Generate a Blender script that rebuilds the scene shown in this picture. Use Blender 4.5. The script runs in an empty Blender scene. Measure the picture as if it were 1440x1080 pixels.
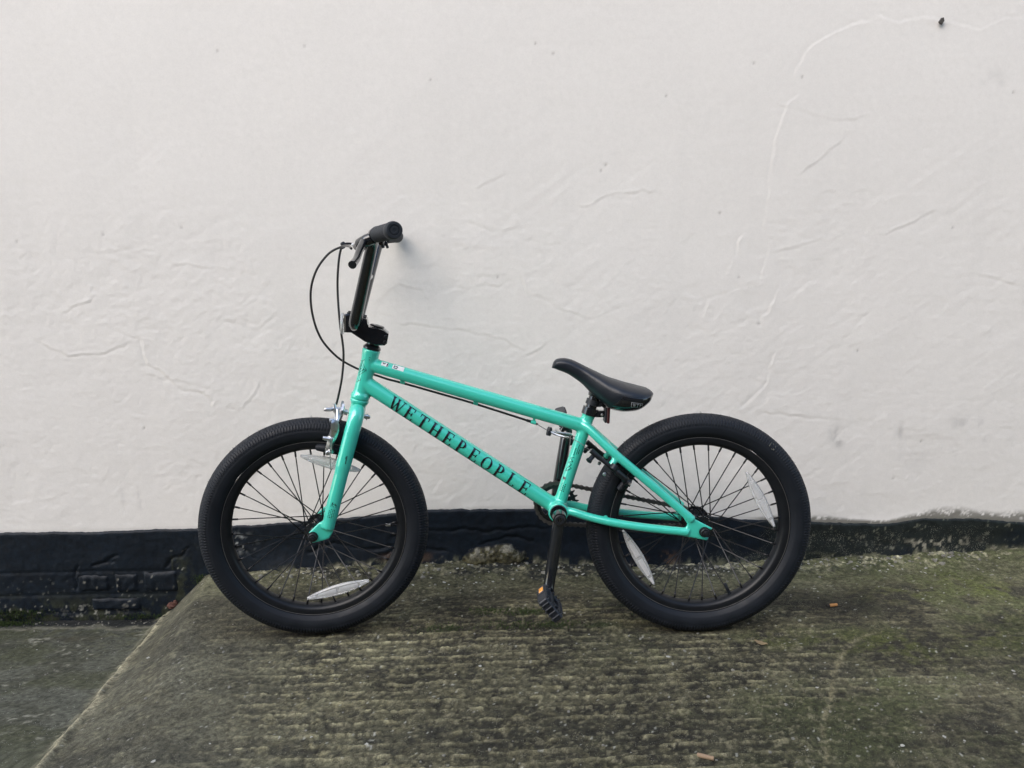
import bpy, math, random
import numpy as np
from mathutils import Matrix, Vector

random.seed(7)
rng = np.random.default_rng(11)
scn = bpy.context.scene
col = scn.collection

# ------------------------------------------------------------------ camera
cam = bpy.data.cameras.new("camera")
cam.sensor_fit = 'HORIZONTAL'; cam.sensor_width = 36.0; cam.lens = 1104.25 / 1440 * 36
cam.clip_start = 0.05; cam.clip_end = 500
cam_o = bpy.data.objects.new("camera", cam); col.objects.link(cam_o)
PITCH, ROLL = 0.19834, -0.013859
fw = Vector((0, math.cos(PITCH), -math.sin(PITCH)))
up0 = Vector((0, math.sin(PITCH), math.cos(PITCH))); rt0 = Vector((1, 0, 0))
rt = rt0 * math.cos(ROLL) + up0 * math.sin(ROLL)
up = -rt0 * math.sin(ROLL) + up0 * math.cos(ROLL)
cam_o.matrix_world = Matrix(((rt.x, up.x, -fw.x, 0), (rt.y, up.y, -fw.y, 0),
                             (rt.z, up.z, -fw.z, 0.95274), (0, 0, 0, 1)))
scn.camera = cam_o

# ------------------------------------------------------------------ sky, sun, exposure
SUN_DIR = Vector((0.50, 0.62, -0.60)).normalized()      # the way the light travels
elev = math.asin(-SUN_DIR.z)
azim = math.atan2(-SUN_DIR.x, -SUN_DIR.y)               # clockwise from +Y
world = bpy.data.worlds.new("World"); scn.world = world
world.use_nodes = True
wn = world.node_tree; wn.nodes.clear()
sky = wn.nodes.new('ShaderNodeTexSky'); sky.sky_type = 'NISHITA'
sky.sun_disc = False; sky.sun_elevation = elev; sky.sun_rotation = azim
sky.air_density = 1.0; sky.dust_density = 1.2; sky.ozone_density = 1.0
hs = wn.nodes.new('ShaderNodeHueSaturation'); hs.inputs['Saturation'].default_value = 0.95
bg = wn.nodes.new('ShaderNodeBackground'); bg.inputs['Strength'].default_value = 0.15
wo = wn.nodes.new('ShaderNodeOutputWorld')
wn.links.new(sky.outputs['Color'], hs.inputs['Color'])
wn.links.new(hs.outputs['Color'], bg.inputs['Color'])
wn.links.new(bg.outputs['Background'], wo.inputs['Surface'])
sl = bpy.data.lights.new("sun", 'SUN'); sl.energy = 1.5; sl.angle = math.radians(64)
sl.color = (1.0, 0.91, 0.80)
so = bpy.data.objects.new("sun", sl); col.objects.link(so)
so.rotation_mode = 'QUATERNION'; so.rotation_quaternion = SUN_DIR.to_track_quat('-Z', 'Y')
so.location = (-3, -3, 5)
scn.view_settings.view_transform = 'Standard'; scn.view_settings.look = 'None'
scn.view_settings.exposure = 1.14; scn.view_settings.gamma = 1.0
scn.view_settings.use_curve_mapping = False

# ------------------------------------------------------------------ materials
def newmat(name):
    m = bpy.data.materials.new(name); m.use_nodes = True
    return m, m.node_tree.nodes, m.node_tree.links, m.node_tree.nodes['Principled BSDF']

def mat(name, c, rough=0.5, metal=0.0, coat=0.0, var=0.0, vscale=60, bump=0.0, bscale=400, rvar=0.0,
        trans=0.0, ior=1.5, c2=None, spec=None):
    m, N, L, b = newmat(name)
    b.inputs['Base Color'].default_value = (*c, 1); b.inputs['Roughness'].default_value = rough
    b.inputs['Metallic'].default_value = metal; b.inputs['Coat Weight'].default_value = coat
    b.inputs['Coat Roughness'].default_value = 0.05; b.inputs['Coat IOR'].default_value = 1.65
    b.inputs['Transmission Weight'].default_value = trans; b.inputs['IOR'].default_value = ior
    if spec is not None: b.inputs['Specular IOR Level'].default_value = spec
    tc = N.new('ShaderNodeTexCoord')
    if var or rvar:
        n = N.new('ShaderNodeTexNoise'); n.inputs['Scale'].default_value = vscale
        n.inputs['Detail'].default_value = 6; n.inputs['Roughness'].default_value = 0.65
        L.new(tc.outputs['Object'], n.inputs['Vector'])
        if var:
            r = N.new('ShaderNodeMix'); r.data_type = 'RGBA'
            d = c2 if c2 else tuple(min(1, v * (1 + var) + 0.004) for v in c)
            r.inputs['A'].default_value = (*[v * (1 - var) for v in c], 1)
            r.inputs['B'].default_value = (*d, 1)
            L.new(n.outputs['Fac'], r.inputs['Factor']); L.new(r.outputs['Result'], b.inputs['Base Color'])
        if rvar:
            mr = N.new('ShaderNodeMapRange'); mr.inputs['From Min'].default_value = 0.3
            mr.inputs['From Max'].default_value = 0.7
            mr.inputs['To Min'].default_value = max(0.02, rough - rvar); mr.inputs['To Max'].default_value = rough + rvar
            L.new(n.outputs['Fac'], mr.inputs['Value']); L.new(mr.outputs['Result'], b.inputs['Roughness'])
    if bump:
        n2 = N.new('ShaderNodeTexNoise'); n2.inputs['Scale'].default_value = bscale; n2.inputs['Detail'].default_value = 4
        L.new(tc.outputs['Object'], n2.inputs['Vector'])
        bp = N.new('ShaderNodeBump'); bp.inputs['Strength'].default_value = bump; bp.inputs['Distance'].default_value = 0.001
        L.new(n2.outputs['Fac'], bp.inputs['Height']); L.new(bp.outputs['Normal'], b.inputs['Normal'])
    return m

def mat_attr(name, rough, scales, bump, bdist=0.0015, speck=None, coat=0.0, rough_attr=False, spec=0.5, contrast=(0.6, 1.4)):
    """colour from the mesh's own 'Col' layer, broken up by fine noise in object space"""
    m, N, L, b = newmat(name)
    b.inputs['Roughness'].default_value = rough; b.inputs['Specular IOR Level'].default_value = spec
    b.inputs['Coat Weight'].default_value = coat
    at = N.new('ShaderNodeAttribute'); at.attribute_name = 'Col'
    tc = N.new('ShaderNodeTexCoord')
    cur = at.outputs['Color']; hs_ = []
    for s in scales:
        n = N.new('ShaderNodeTexNoise'); n.inputs['Scale'].default_value = s
        n.inputs['Detail'].default_value = 5; n.inputs['Roughness'].default_value = 0.7
        L.new(tc.outputs['Object'], n.inputs['Vector'])
        mr = N.new('ShaderNodeMapRange'); mr.inputs['From Min'].default_value = 0.3; mr.inputs['From Max'].default_value = 0.7
        mr.inputs['To Min'].default_value = contrast[0]; mr.inputs['To Max'].default_value = contrast[1]
        L.new(n.outputs['Fac'], mr.inputs['Value'])
        vm = N.new('ShaderNodeVectorMath'); vm.operation = 'SCALE'
        L.new(cur, vm.inputs[0]); L.new(mr.outputs['Result'], vm.inputs['Scale'])
        cur = vm.outputs['Vector']; hs_.append(n.outputs['Fac'])
    if speck:
        vo = N.new('ShaderNodeTexVoronoi'); vo.inputs['Scale'].default_value = speck[0]
        L.new(tc.outputs['Object'], vo.inputs['Vector'])
        nn = N.new('ShaderNodeTexNoise'); nn.inputs['Scale'].default_value = speck[0] * 0.13; nn.inputs['Detail'].default_value = 4
        L.new(tc.outputs['Object'], nn.inputs['Vector'])
        ad = N.new('ShaderNodeMath'); ad.operation = 'MULTIPLY_ADD'; ad.inputs[1].default_value = -0.55
        L.new(nn.outputs['Fac'], ad.inputs[0]); ad.inputs[2].default_value = speck[2]
        gt = N.new('ShaderNodeMath'); gt.operation = 'LESS_THAN'
        am = N.new('ShaderNodeMath'); am.operation = 'MULTIPLY'
        L.new(ad.outputs['Value'], am.inputs[0]); L.new(at.outputs['Alpha'], am.inputs[1])
        L.new(vo.outputs['Distance'], gt.inputs[0]); L.new(am.outputs['Value'], gt.inputs[1])
        mx = N.new('ShaderNodeMix'); mx.data_type = 'RGBA'
        mx.inputs['B'].default_value = (*speck[1], 1)
        L.new(gt.outputs['Value'], mx.inputs['Factor']); L.new(cur, mx.inputs['A']); cur = mx.outputs['Result']
    L.new(cur, b.inputs['Base Color'])
    prev = None
    for h, st, ds in zip(hs_, bump, (bdist, bdist * 0.6, bdist * 0.4)):
        bp = N.new('ShaderNodeBump'); bp.inputs['Strength'].default_value = st; bp.inputs['Distance'].default_value = ds
        L.new(h, bp.inputs['Height'])
        if prev: L.new(prev, bp.inputs['Normal'])
        prev = bp.outputs['Normal']
    if prev: L.new(prev, b.inputs['Normal'])
    return m

M_wall = mat_attr("white masonry paint", 0.7, (60, 210, 800), (0.10, 0.20, 0.20), 0.0012, spec=0.3, contrast=(0.975, 1.025))
M_plinth = mat_attr("black bitumen paint", 0.55, (60, 420), (0.45, 0.5), 0.0015, speck=(270, (0.16, 0.16, 0.135), 0.49), spec=0.28, contrast=(0.6, 1.5))
M_slab = mat_attr("algae stained concrete", 0.85, (90, 420, 1300), (0.8, 0.8, 0.6), 0.003, speck=(300, (0.27, 0.26, 0.20), 0.40), spec=0.3, contrast=(0.5, 1.55))
M_pave = mat_attr("grey worn concrete", 0.8, (70, 360, 1200), (0.5, 0.6, 0.5), 0.002, speck=(230, (0.34, 0.35, 0.32), 0.37), spec=0.35, contrast=(0.7, 1.32))
M_mint = mat("mint gloss paint", (0.056, 0.66, 0.50), 0.30, metal=0.10, coat=1.0, var=0.03, vscale=25, bump=0.0, bscale=180)
M_black = mat("black gloss metal", (0.006, 0.008, 0.011), 0.20, coat=0.6, var=0.2, vscale=40, rvar=0.05)
M_satin = mat("black satin metal", (0.008, 0.010, 0.013), 0.40, var=0.25, vscale=60, rvar=0.08, bump=0.05)
M_rim = mat("black anodised rim", (0.006, 0.0075, 0.0100), 0.38, spec=0.35, metal=0.0, var=0.2, vscale=50, rvar=0.06)
M_rubber = mat("black tyre rubber", (0.0042, 0.0070, 0.0120), 0.58, spec=0.38, var=0.35, vscale=30, rvar=0.1, bump=0.12, bscale=700)
M_grip = mat("soft black grip rubber", (0.013, 0.017, 0.023), 0.62, var=0.25, vscale=80, bump=0.2, bscale=900)
M_plastic = mat("black plastic", (0.012, 0.0155, 0.022), 0.48, var=0.25, vscale=70, bump=0.12, bscale=500)
M_saddle = mat("black saddle vinyl", (0.008, 0.012, 0.019), 0.40, var=0.2, vscale=50, rvar=0.06, bump=0.10, bscale=1100)
M_steel = mat("zinc plated steel", (0.78, 0.79, 0.80), 0.33, metal=1.0, var=0.12, vscale=90, rvar=0.1)
M_wire = mat("grey brake wire", (.16, .16, .16), 0.45, metal=0.5, var=.2, vscale=300)
M_chain = mat("dark oiled chain", (0.10, 0.098, 0.095), 0.40, metal=0.6, var=0.3, vscale=200, rvar=0.1)
M_spoke = mat("black spoke", (0.016, 0.016, 0.018), 0.30, metal=0.1, var=0.2, vscale=60)
M_cable = mat("black cable housing", (0.012, 0.012, 0.013), 0.28, var=0.2, vscale=80)
M_decal = mat("black decal ink", (0.008, 0.011, 0.014), 0.20, coat=0.6, var=0.2, vscale=120)
M_faint = mat("dark green decal ink", (0.010, 0.055, 0.048), 0.3, coat=0.5, var=0.2, vscale=120)
M_white = mat("white sticker", (0.78, 0.79, 0.78), 0.35, coat=0.3, var=0.04, vscale=90)
M_tagw = mat("pale grey print", (0.45, 0.48, 0.52), 0.45, var=0.1, vscale=200)
M_amber = mat("amber reflector", (0.85, 0.33, 0.01), 0.18, coat=0.6, var=0.15, vscale=260, bump=0.35, bscale=600)
M_red = mat("red reflector", (0.045, 0.008, 0.010), 0.3, coat=0.3, var=0.2, vscale=260, bump=0.3, bscale=600)
M_clear = mat("clear reflector plastic", (0.92, 0.94, 0.96), 0.12, trans=0.60, ior=1.46, coat=0.4, var=0.06, vscale=200, bump=0.6, bscale=420)
M_prism = mat("silver reflector prisms", (0.80, 0.83, 0.86), 0.30, metal=0.3, var=0.30, vscale=650, bump=0.8, bscale=650)
M_brick = mat("broken red brick", (0.10, 0.042, 0.030), 0.9, var=0.5, vscale=60, bump=0.6, bscale=220)
M_stone = mat("lichen crusted stone", (0.14, 0.125, 0.075), 0.92, var=0.75, vscale=70, bump=0.9, bscale=180, c2=(0.36, 0.34, 0.27))
M_flake = mat("pale paint flake", (0.40, 0.40, 0.36), 0.8, var=0.3, vscale=300)
M_grit = mat("grit", (0.10, 0.10, 0.085), 0.9, var=0.6, vscale=90, c2=(0.34, 0.33, 0.28))
M_moss = mat("moss", (0.018, 0.035, 0.006), 0.95, var=0.6, vscale=120, c2=(0.05, 0.085, 0.014))
M_filter = mat("cork cigarette filter", (0.42, 0.21, 0.07), 0.75, var=0.3, vscale=500)
M_filter2 = mat("faded cigarette paper", (0.30, 0.21, 0.13), 0.8, var=0.3, vscale=300)
M_ash = mat("burnt paper", (0.03, 0.028, 0.025), 0.95, var=0.4, vscale=400)
M_leaf = mat("dead leaf", (0.22, 0.165, 0.09), 0.75, var=0.4, vscale=160)
M_hole = mat("bare render", (0.07, 0.065, 0.06), 0.95, var=0.4, vscale=250)

# ------------------------------------------------------------------ mesh helpers
class MB:
    def __init__(s): s.v = []; s.f = []
    def add(s, V, F):
        o = len(s.v); s.v += [tuple(map(float, p)) for p in V]; s.f += [tuple(i + o for i in f) for f in F]; return s
    def mesh(s, name, smooth=True, auto=None):
        me = bpy.data.meshes.new(name); me.from_pydata(s.v, [], s.f); me.update()
        me.polygons.foreach_set('use_smooth', [smooth] * len(me.polygons))
        if auto is not None: me.set_sharp_from_angle(angle=math.radians(auto))
        return me
    # --- shapes
    def sweep(s, P, r, n=14, caps=True):
        P = [Vector(p) for p in P]; k = len(P)
        R = [r] * k if np.isscalar(r) else list(r)
        T = [(P[min(i + 1, k - 1)] - P[max(i - 1, 0)]).normalized() for i in range(k)]
        a = Vector((0, 1, 0)) if abs(T[0].y) < 0.9 else Vector((1, 0, 0))
        u = T[0].cross(a).normalized(); V = []
        for i in range(k):
            if i: u = (T[i - 1].rotation_difference(T[i]) @ u)
            u = (u - T[i] * u.dot(T[i])).normalized(); w = T[i].cross(u)
            for j in range(n):
                t = 2 * math.pi * j / n; V.append(P[i] + (u * math.cos(t) + w * math.sin(t)) * R[i])
        F = [(i * n + j, i * n + (j + 1) % n, (i + 1) * n + (j + 1) % n, (i + 1) * n + j) for i in range(k - 1) for j in range(n)]
        if caps:
            F.append(tuple(reversed(range(n)))); F.append(tuple((k - 1) * n + j for j in range(n)))
        return s.add(V, F)
    def lathe(s, prof, c=(0, 0, 0), axis=(0, 1, 0), n=32, closed=False):
        """prof: (along axis, radius)"""
        ax = Vector(axis).normalized(); a = Vector((1, 0, 0)) if abs(ax.x) < 0.9 else Vector((0, 0, 1))
        u = ax.cross(a).normalized(); w = ax.cross(u); c = Vector(c); V = []; m = len(prof)
        for h, r in prof:
            for j in range(n):
                t = 2 * math.pi * j / n; V.append(c + ax * h + (u * math.cos(t) + w * math.sin(t)) * max(r, 1e-5))
        F = [(i * n + j, i * n + (j + 1) % n, ((i + 1) % m) * n + (j + 1) % n, ((i + 1) % m) * n + j)
             for i in range(m if closed else m - 1) for j in range(n)]
        if not closed:
            F.append(tuple(reversed(range(n)))); F.append(tuple((m - 1) * n + j for j in range(n)))
        return s.add(V, F)
    def box(s, c, size, M=None, bev=0.0):
        x, y, z = [d / 2 for d in size]
        c = Vector(c)
        if bev <= 0:
            V = [Vector((i, j, k)) for i in (-x, x) for j in (-y, y) for k in (-z, z)]
            F = [(0, 1, 3, 2), (4, 6, 7, 5), (0, 4, 5, 1), (2, 3, 7, 6), (0, 2, 6, 4), (1, 5, 7, 3)]
        else:
            V = []; F = []
            b = min(bev, x * .49, y * .49, z * .49)
            idx = {}
            for sx in (-1, 1):
                for sy in (-1, 1):
                    for sz in (-1, 1):
                        for a, p in enumerate(((sx * x, sy * (y - b), sz * (z - b)), (sx * (x - b), sy * y, sz * (z - b)), (sx * (x - b), sy * (y - b), sz * z))):
                            idx[(sx, sy, sz, a)] = len(V); V.append(Vector(p))
            g = lambda *k: idx[k]
            for t in (-1, 1):
                F.append((g(t, -1, -1, 0), g(t, 1, -1, 0), g(t, 1, 1, 0), g(t, -1, 1, 0)))
                F.append((g(-1, t, -1, 1), g(1, t, -1, 1), g(1, t, 1, 1), g(-1, t, 1, 1)))
                F.append((g(-1, -1, t, 2), g(1, -1, t, 2), g(1, 1, t, 2), g(-1, 1, t, 2)))
                for q in (-1, 1):
                    F.append((g(t, q, -1, 0), g(t, q, 1, 0), g(t, q, 1, 1), g(t, q, -1, 1)))
                    F.append((g(t, -1, q, 0), g(t, 1, q, 0), g(t, 1, q, 2), g(t, -1, q, 2)))
                    F.append((g(-1, t, q, 1), g(1, t, q, 1), g(1, t, q, 2), g(-1, t, q, 2)))
            for sx in (-1, 1):
                for sy in (-1, 1):
                    for sz in (-1, 1): F.append(tuple(g(sx, sy, sz, a) for a in range(3)))
        V = [(M @ p if M else p) + c for p in V]
        return s.add(V, F)
    def plate(s, poly, v0, v1):
        """polygon in the bicycle's (u,w) plane given thickness along v"""
        n = len(poly)
        V = [(p[0], v0, p[1]) for p in poly] + [(p[0], v1, p[1]) for p in poly]
        F = [tuple(range(n)), tuple(reversed(range(n, 2 * n)))] + [(i, i + n, (i + 1) % n + n, (i + 1) % n) for i in range(n)]
        return s.add(V, F)
    def grid(s, G):
        nu = len(G); nv = len(G[0])
        V = [p for r in G for p in r]
        return s.add(V, [(i * nv + j, i * nv + j + 1, (i + 1) * nv + j + 1, (i + 1) * nv + j) for i in range(nu - 1) for j in range(nv - 1)])
    def blob(s, c, r, seed=0, flat=1.0, n=7):
        rg = random.Random(seed); c = Vector(c); V = []; F = []
        V.append(c + Vector((0, 0, r * flat)))
        for i in range(1, 4):
            for j in range(n):
                a = math.pi * i / 4; t = 2 * math.pi * (j + i * .5) / n; k = r * rg.uniform(.7, 1.25)
                V.append(c + Vector((math.sin(a) * math.cos(t) * k, math.sin(a) * math.sin(t) * k, math.cos(a) * k * flat)))
        V.append(c - Vector((0, 0, r * flat)))
        for j in range(n):
            F.append((0, 1 + j, 1 + (j + 1) % n))
            for i in range(2):
                a = 1 + i * n; F.append((a + j, a + n + j, a + n + (j + 1) % n, a + (j + 1) % n))
            F.append((1 + 2 * n + j, len(V) - 1, 1 + 2 * n + (j + 1) % n))
        return s.add(V, F)

def link(name, me, m=None, parent=None, mw=None):
    o = bpy.data.objects.new(name, me); col.objects.link(o)
    if m and me and not me.materials: me.materials.append(m)
    if parent: o.parent = parent
    if mw is not None: o.matrix_local = mw
    return o

def spline(P, per=8):
    P = [np.array(p, float) for p in P]; out = []
    Q = [2 * P[0] - P[1]] + P + [2 * P[-1] - P[-2]]
    for i in range(1, len(Q) - 2):
        a, b, c, d = Q[i - 1:i + 3]
        for k in range(per):
            t = k / per
            out.append(0.5 * (2 * b + (c - a) * t + (2 * a - 5 * b + 4 * c - d) * t * t + (3 * b - a - 3 * c + d) * t ** 3))
    out.append(P[-1]); return out

def fillet(P, rad, per=8):
    """polyline with rounded corners"""
    P = [np.array(p, float) for p in P]; out = [P[0]]
    for i in range(1, len(P) - 1):
        a, b, c = P[i - 1], P[i], P[i + 1]
        d = min(rad, 0.48 * np.linalg.norm(a - b), 0.48 * np.linalg.norm(c - b))
        p = b + (a - b) / np.linalg.norm(a - b) * d; q = b + (c - b) / np.linalg.norm(c - b) * d
        for k in range(per + 1):
            t = k / per; out.append((1 - t) ** 2 * p + 2 * t * (1 - t) * b + t * t * q)
    out.append(P[-1]); return out

def fuse(me, voxel, smooth):
    """welds overlapping tubes into one skin with soft fillets where they meet"""
    o = bpy.data.objects.new("tmp", me); col.objects.link(o)
    r = o.modifiers.new("r", 'REMESH'); r.mode = 'VOXEL'; r.voxel_size = voxel; r.use_smooth_shade = True
    s = o.modifiers.new("s", 'SMOOTH'); s.factor = 0.5; s.iterations = smooth
    dg = bpy.context.evaluated_depsgraph_get()
    out = bpy.data.meshes.new_from_object(o.evaluated_get(dg))
    bpy.data.objects.remove(o); bpy.data.meshes.remove(me)
    out.polygons.foreach_set('use_smooth', [True] * len(out.polygons))
    return out

# ------------------------------------------------------------------ numpy noise
TAB = rng.random((256, 256)).astype(np.float32)
def vnoise(x, y, seed=0):
    x = np.asarray(x, np.float64) + seed * 17.31; y = np.asarray(y, np.float64) + seed * 5.77
    ix = np.floor(x).astype(np.int64); iy = np.floor(y).astype(np.int64)
    fx = x - ix; fy = y - iy
    fx = fx * fx * fx * (fx * (fx * 6 - 15) + 10); fy = fy * fy * fy * (fy * (fy * 6 - 15) + 10)
    a = TAB[ix & 255, iy & 255]; b = TAB[(ix + 1) & 255, iy & 255]
    c = TAB[ix & 255, (iy + 1) & 255]; d = TAB[(ix + 1) & 255, (iy + 1) & 255]
    return (a * (1 - fx) + b * fx) * (1 - fy) + (c * (1 - fx) + d * fx) * fy
def fbm(x, y, oct=4, seed=0, gain=0.5):
    s = 0; a = 1; t = 0
    for i in range(oct):
        s = s + a * vnoise(x * 2 ** i, y * 2 ** i, seed + i * 3); t += a; a *= gain
    return s / t
def sst(a, b, x): t = np.clip((x - a) / (b - a), 0, 1); return t * t * (3 - 2 * t)
def mixc(c, k, m): return c * (1 - m[..., None]) + np.array(k, float) * m[..., None]
def polydist(x, y, P, reach):
    """distance to a polyline, signed by side, evaluated only near it"""
    d = np.full(x.shape, 1e3); sg = np.ones(x.shape)
    P = np.array(P, float)
    m = (x > P[:, 0].min() - reach) & (x < P[:, 0].max() + reach) & (y > P[:, 1].min() - reach) & (y < P[:, 1].max() + reach)
    if not m.any(): return d, sg
    xs, ys = x[m], y[m]; dm = d[m]; sm = sg[m]
    for a, b in zip(P[:-1], P[1:]):
        e = b - a; t = np.clip(((xs - a[0]) * e[0] + (ys - a[1]) * e[1]) / (e @ e), 0, 1)
        dx = xs - a[0] - t * e[0]; dy = ys - a[1] - t * e[1]; q = np.hypot(dx, dy)
        c = q < dm; dm = np.where(c, q, dm); sm = np.where(c, np.sign(e[0] * dy - e[1] * dx), sm)
    d[m] = dm; sg[m] = sm
    return d, sg
def gridmesh(name, V, C, m, smooth=True, flip=False, A=None):
    """V: (nu,nv,3) array, C: (nu,nv,3) linear colour"""
    nu, nv = V.shape[:2]
    me = bpy.data.meshes.new(name)
    i = (np.arange(nu - 1)[:, None] * nv + np.arange(nv - 1)[None, :]).ravel()
    q = np.stack([i, i + nv, i + nv + 1, i + 1], 1)
    if flip: q = q[:, ::-1]
    me.vertices.add(nu * nv); me.vertices.foreach_set('co', V.reshape(-1).astype(np.float32))
    me.loops.add(q.size); me.loops.foreach_set('vertex_index', np.ascontiguousarray(q).ravel().astype(np.int32))
    me.polygons.add(len(q)); me.polygons.foreach_set('loop_start', (np.arange(len(q)) * 4).astype(np.int32))
    me.polygons.foreach_set('use_smooth', [smooth] * len(q))
    me.update(calc_edges=True)
    a = me.color_attributes.new('Col', 'FLOAT_COLOR', 'POINT')
    a.data.foreach_set('color', np.concatenate([C.reshape(-1, 3), np.ones((nu * nv, 1)) if A is None else A.reshape(-1, 1)], 1).ravel().astype(np.float32))
    me.materials.append(m); me.validate()
    return me
def axis_steps(fine0, fine1, step, lo, hi, grow=1.5):
    a = list(np.arange(fine0, fine1 + 1e-9, step)); s = step * 2
    while a[-1] < hi: a.append(min(hi, a[-1] + s)); s *= grow
    s = step * 2
    while a[0] > lo: a.insert(0, max(lo, a[0] - s)); s *= grow
    return np.array(a)

# ------------------------------------------------------------------ the wall
YW = 2.152
CRACKS = [[(1.325,1.444),(1.27,1.448),(1.216,1.441),(1.152,1.448),(1.106,1.447),(1.051,1.456),(1.006,1.448),(0.965,1.463)],[(0.965,1.463),(0.888,1.438),(0.835,1.418),(0.782,1.391),(0.757,1.345),(0.753,1.323)],[(0.766,1.275),(0.734,1.258),(0.719,1.187),(0.703,1.133),(0.698,1.051),(0.692,0.996),(0.681,0.944)],[(0.706,0.902),(0.695,0.855),(0.678,0.807)],[(0.732,0.777),(0.715,0.729),(0.688,0.69),(0.713,0.65)],[(0.772,1.087),(0.834,1.149),(0.87,1.167)],[(0.727,0.869),(0.831,0.906)],[(0.715,1.258),(0.867,1.208),(0.931,1.229)],[(0.616,0.769),(0.583,0.754),(0.539,0.741),(0.53,0.712)],[(0.619,0.922),(0.584,0.827),(0.601,0.884)],[(0.732,0.59),(0.72,0.51),(0.649,0.45)],[(0.72,0.428),(0.922,0.405)],[(-1.224,0.75),(-1.193,0.765),(-1.163,0.769),(-1.142,0.78)],[(-1.085,0.685),(-1.073,0.671),(-1.029,0.655),(-1.024,0.615),(-1.017,0.585),(-0.969,0.574),(-0.914,0.523),(-0.865,0.516)],[(-0.865,0.516),(-0.832,0.491),(-0.839,0.471)],[(-1.294,0.659),(-1.23,0.622),(-1.141,0.621),(-1.071,0.636)],[(-0.8,0.464),(-0.77,0.46),(-0.739,0.48),(-0.706,0.52)],[(-0.902,0.857),(-0.862,0.866),(-0.748,0.855)],[(-1.108,0.908),(-1.071,0.894),(-1.035,0.903)],[(-1.02,0.555),(-0.931,0.554),(-0.854,0.532)],[(-0.779,0.711),(-0.703,0.686),(-0.651,0.719)],[(-0.296,0.805),(-0.248,0.797),(-0.23,0.771)],[(0.033,0.816),(0.043,0.796),(0.052,0.773)],[(0.081,0.757),(0.13,0.733),(0.178,0.721),(0.227,0.706),(0.266,0.725),(0.295,0.735)],[(-0.305,0.692),(-0.252,0.693),(-0.155,0.676)],[(-0.145,0.676),(-0.037,0.657),(0.031,0.62)],[(0.041,0.606),(0.09,0.635)],[(-0.152,0.789),(-0.074,0.794),(-0.035,0.798)],[(0.197,1.012),(0.291,1.034),(0.329,1.041),(0.377,1.041)],[(-0.087,1.052),(-0.021,1.079)],[(-0.108,0.969),(-0.052,0.94),(0.006,0.943)],[(1.283,0.799),(1.382,0.778)],[(1.022,0.916),(1.132,0.971)],[(0.925,0.647),(0.97,0.706)]]
DOTS = [(0.637,1.357),(0.764,1.322),(1.317,1.277),(-0.747,1.406),(-0.522,1.414),(-1.094,0.945),(-0.882,0.961),(-1.329,0.93),(0.072,1.413),(0.118,1.388),(-0.201,1.328),(0.412,1.28),(0.244,1.094),(0.563,0.979),(1.193,0.933),(-0.035,0.817),(0.96,0.601),(0.682,0.68),(1.16,0.337),(1.09,0.228),(0.257,1.108),(0.622,0.808),(-1.04,0.408)]
SMUDGE = [(0.915,0.363,.018,.03,.30),(0.927,0.342,.012,.02,.35),(1.098,0.362,.008,.03,.3),(1.265,0.389,.03,.02,.22),(1.317,0.375,.03,.025,.25),(1.34,0.347,.02,.012,.3),(1.257,1.316,.035,.018,.14),(1.283,1.30,.02,.01,.12),(-1.078,0.202,.006,.03,.22),(-1.125,0.198,.006,.025,.16),(0.874,0.385,.01,.006,.3),(1.13,.30,.2,.05,.06)]
BAND = [(-8,.10),(-1.49,.1037),(-1.2,.104),(-0.919,.1084),(-0.60,.127),(-0.251,.1551),(0.098,.1565),(0.45,.135),(0.70,.112),(0.881,.1016),(1.088,.0921),(1.19,.1102),(1.33,.107),(1.48,.0929),(8,.095)]
bx_, bz_ = np.array(BAND).T
def band_top(x): return np.interp(x, bx_, bz_) + 0.006 * (fbm(x * 14, x * 0 + 3.3, 4, 5) - .5) + 0.003 * (fbm(x * 70, x * 0, 2, 9) - .5)

xs = axis_steps(-1.62, 1.62, 0.004, -7.0, 7.0)
zs = axis_steps(0.06, 1.60, 0.004, -0.35, 3.6)
X, Z = np.meshgrid(xs, zs, indexing='ij')
wx = X + 0.012 * (fbm(X * 40, Z * 40, 3, 31) - .5) + 0.03 * (fbm(X * 9, Z * 9, 2, 33) - .5)
wz = Z + 0.012 * (fbm(X * 40, Z * 40, 3, 41) - .5) + 0.03 * (fbm(X * 9, Z * 9, 2, 43) - .5)
rough_zone = np.clip(sst(1.15, 0.65, Z) * (0.55 + 0.45 * sst(0.9, -0.6, X)) + 0.25, 0, 1) * (0.35 + 1.0 * sst(.40, .62, fbm(X * 3.1, Z * 3.1, 3, 50)))
h = 0.006 * (fbm(X * 1.3, Z * 1.3, 3, 51) - .5) + 0.0009 * (fbm(X * 6, Z * 6, 3, 52) - .5)
h += rough_zone * (0.0003 * (fbm(wx * 24, wz * 34, 4, 53, .6) - .5) + 0.0008 * (fbm(wx * 80, wz * 105, 3, 54, .65) - .5)) + .00045 * (fbm(X * 115, Z * 115, 2, 58) - .5)
h += 0.0003 * (fbm(X * 10, Z * 90, 3, 55) - .5)                       # faint brush marks
tro = fbm((X * .8 + Z * .6) * 8, (Z * .8 - X * .6) * 60, 3, 56)       # trowel strokes
h += 0.0005 * (tro - .5) * sst(.45, .6, fbm(X * 2.3, Z * 2.3, 2, 57))
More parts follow.
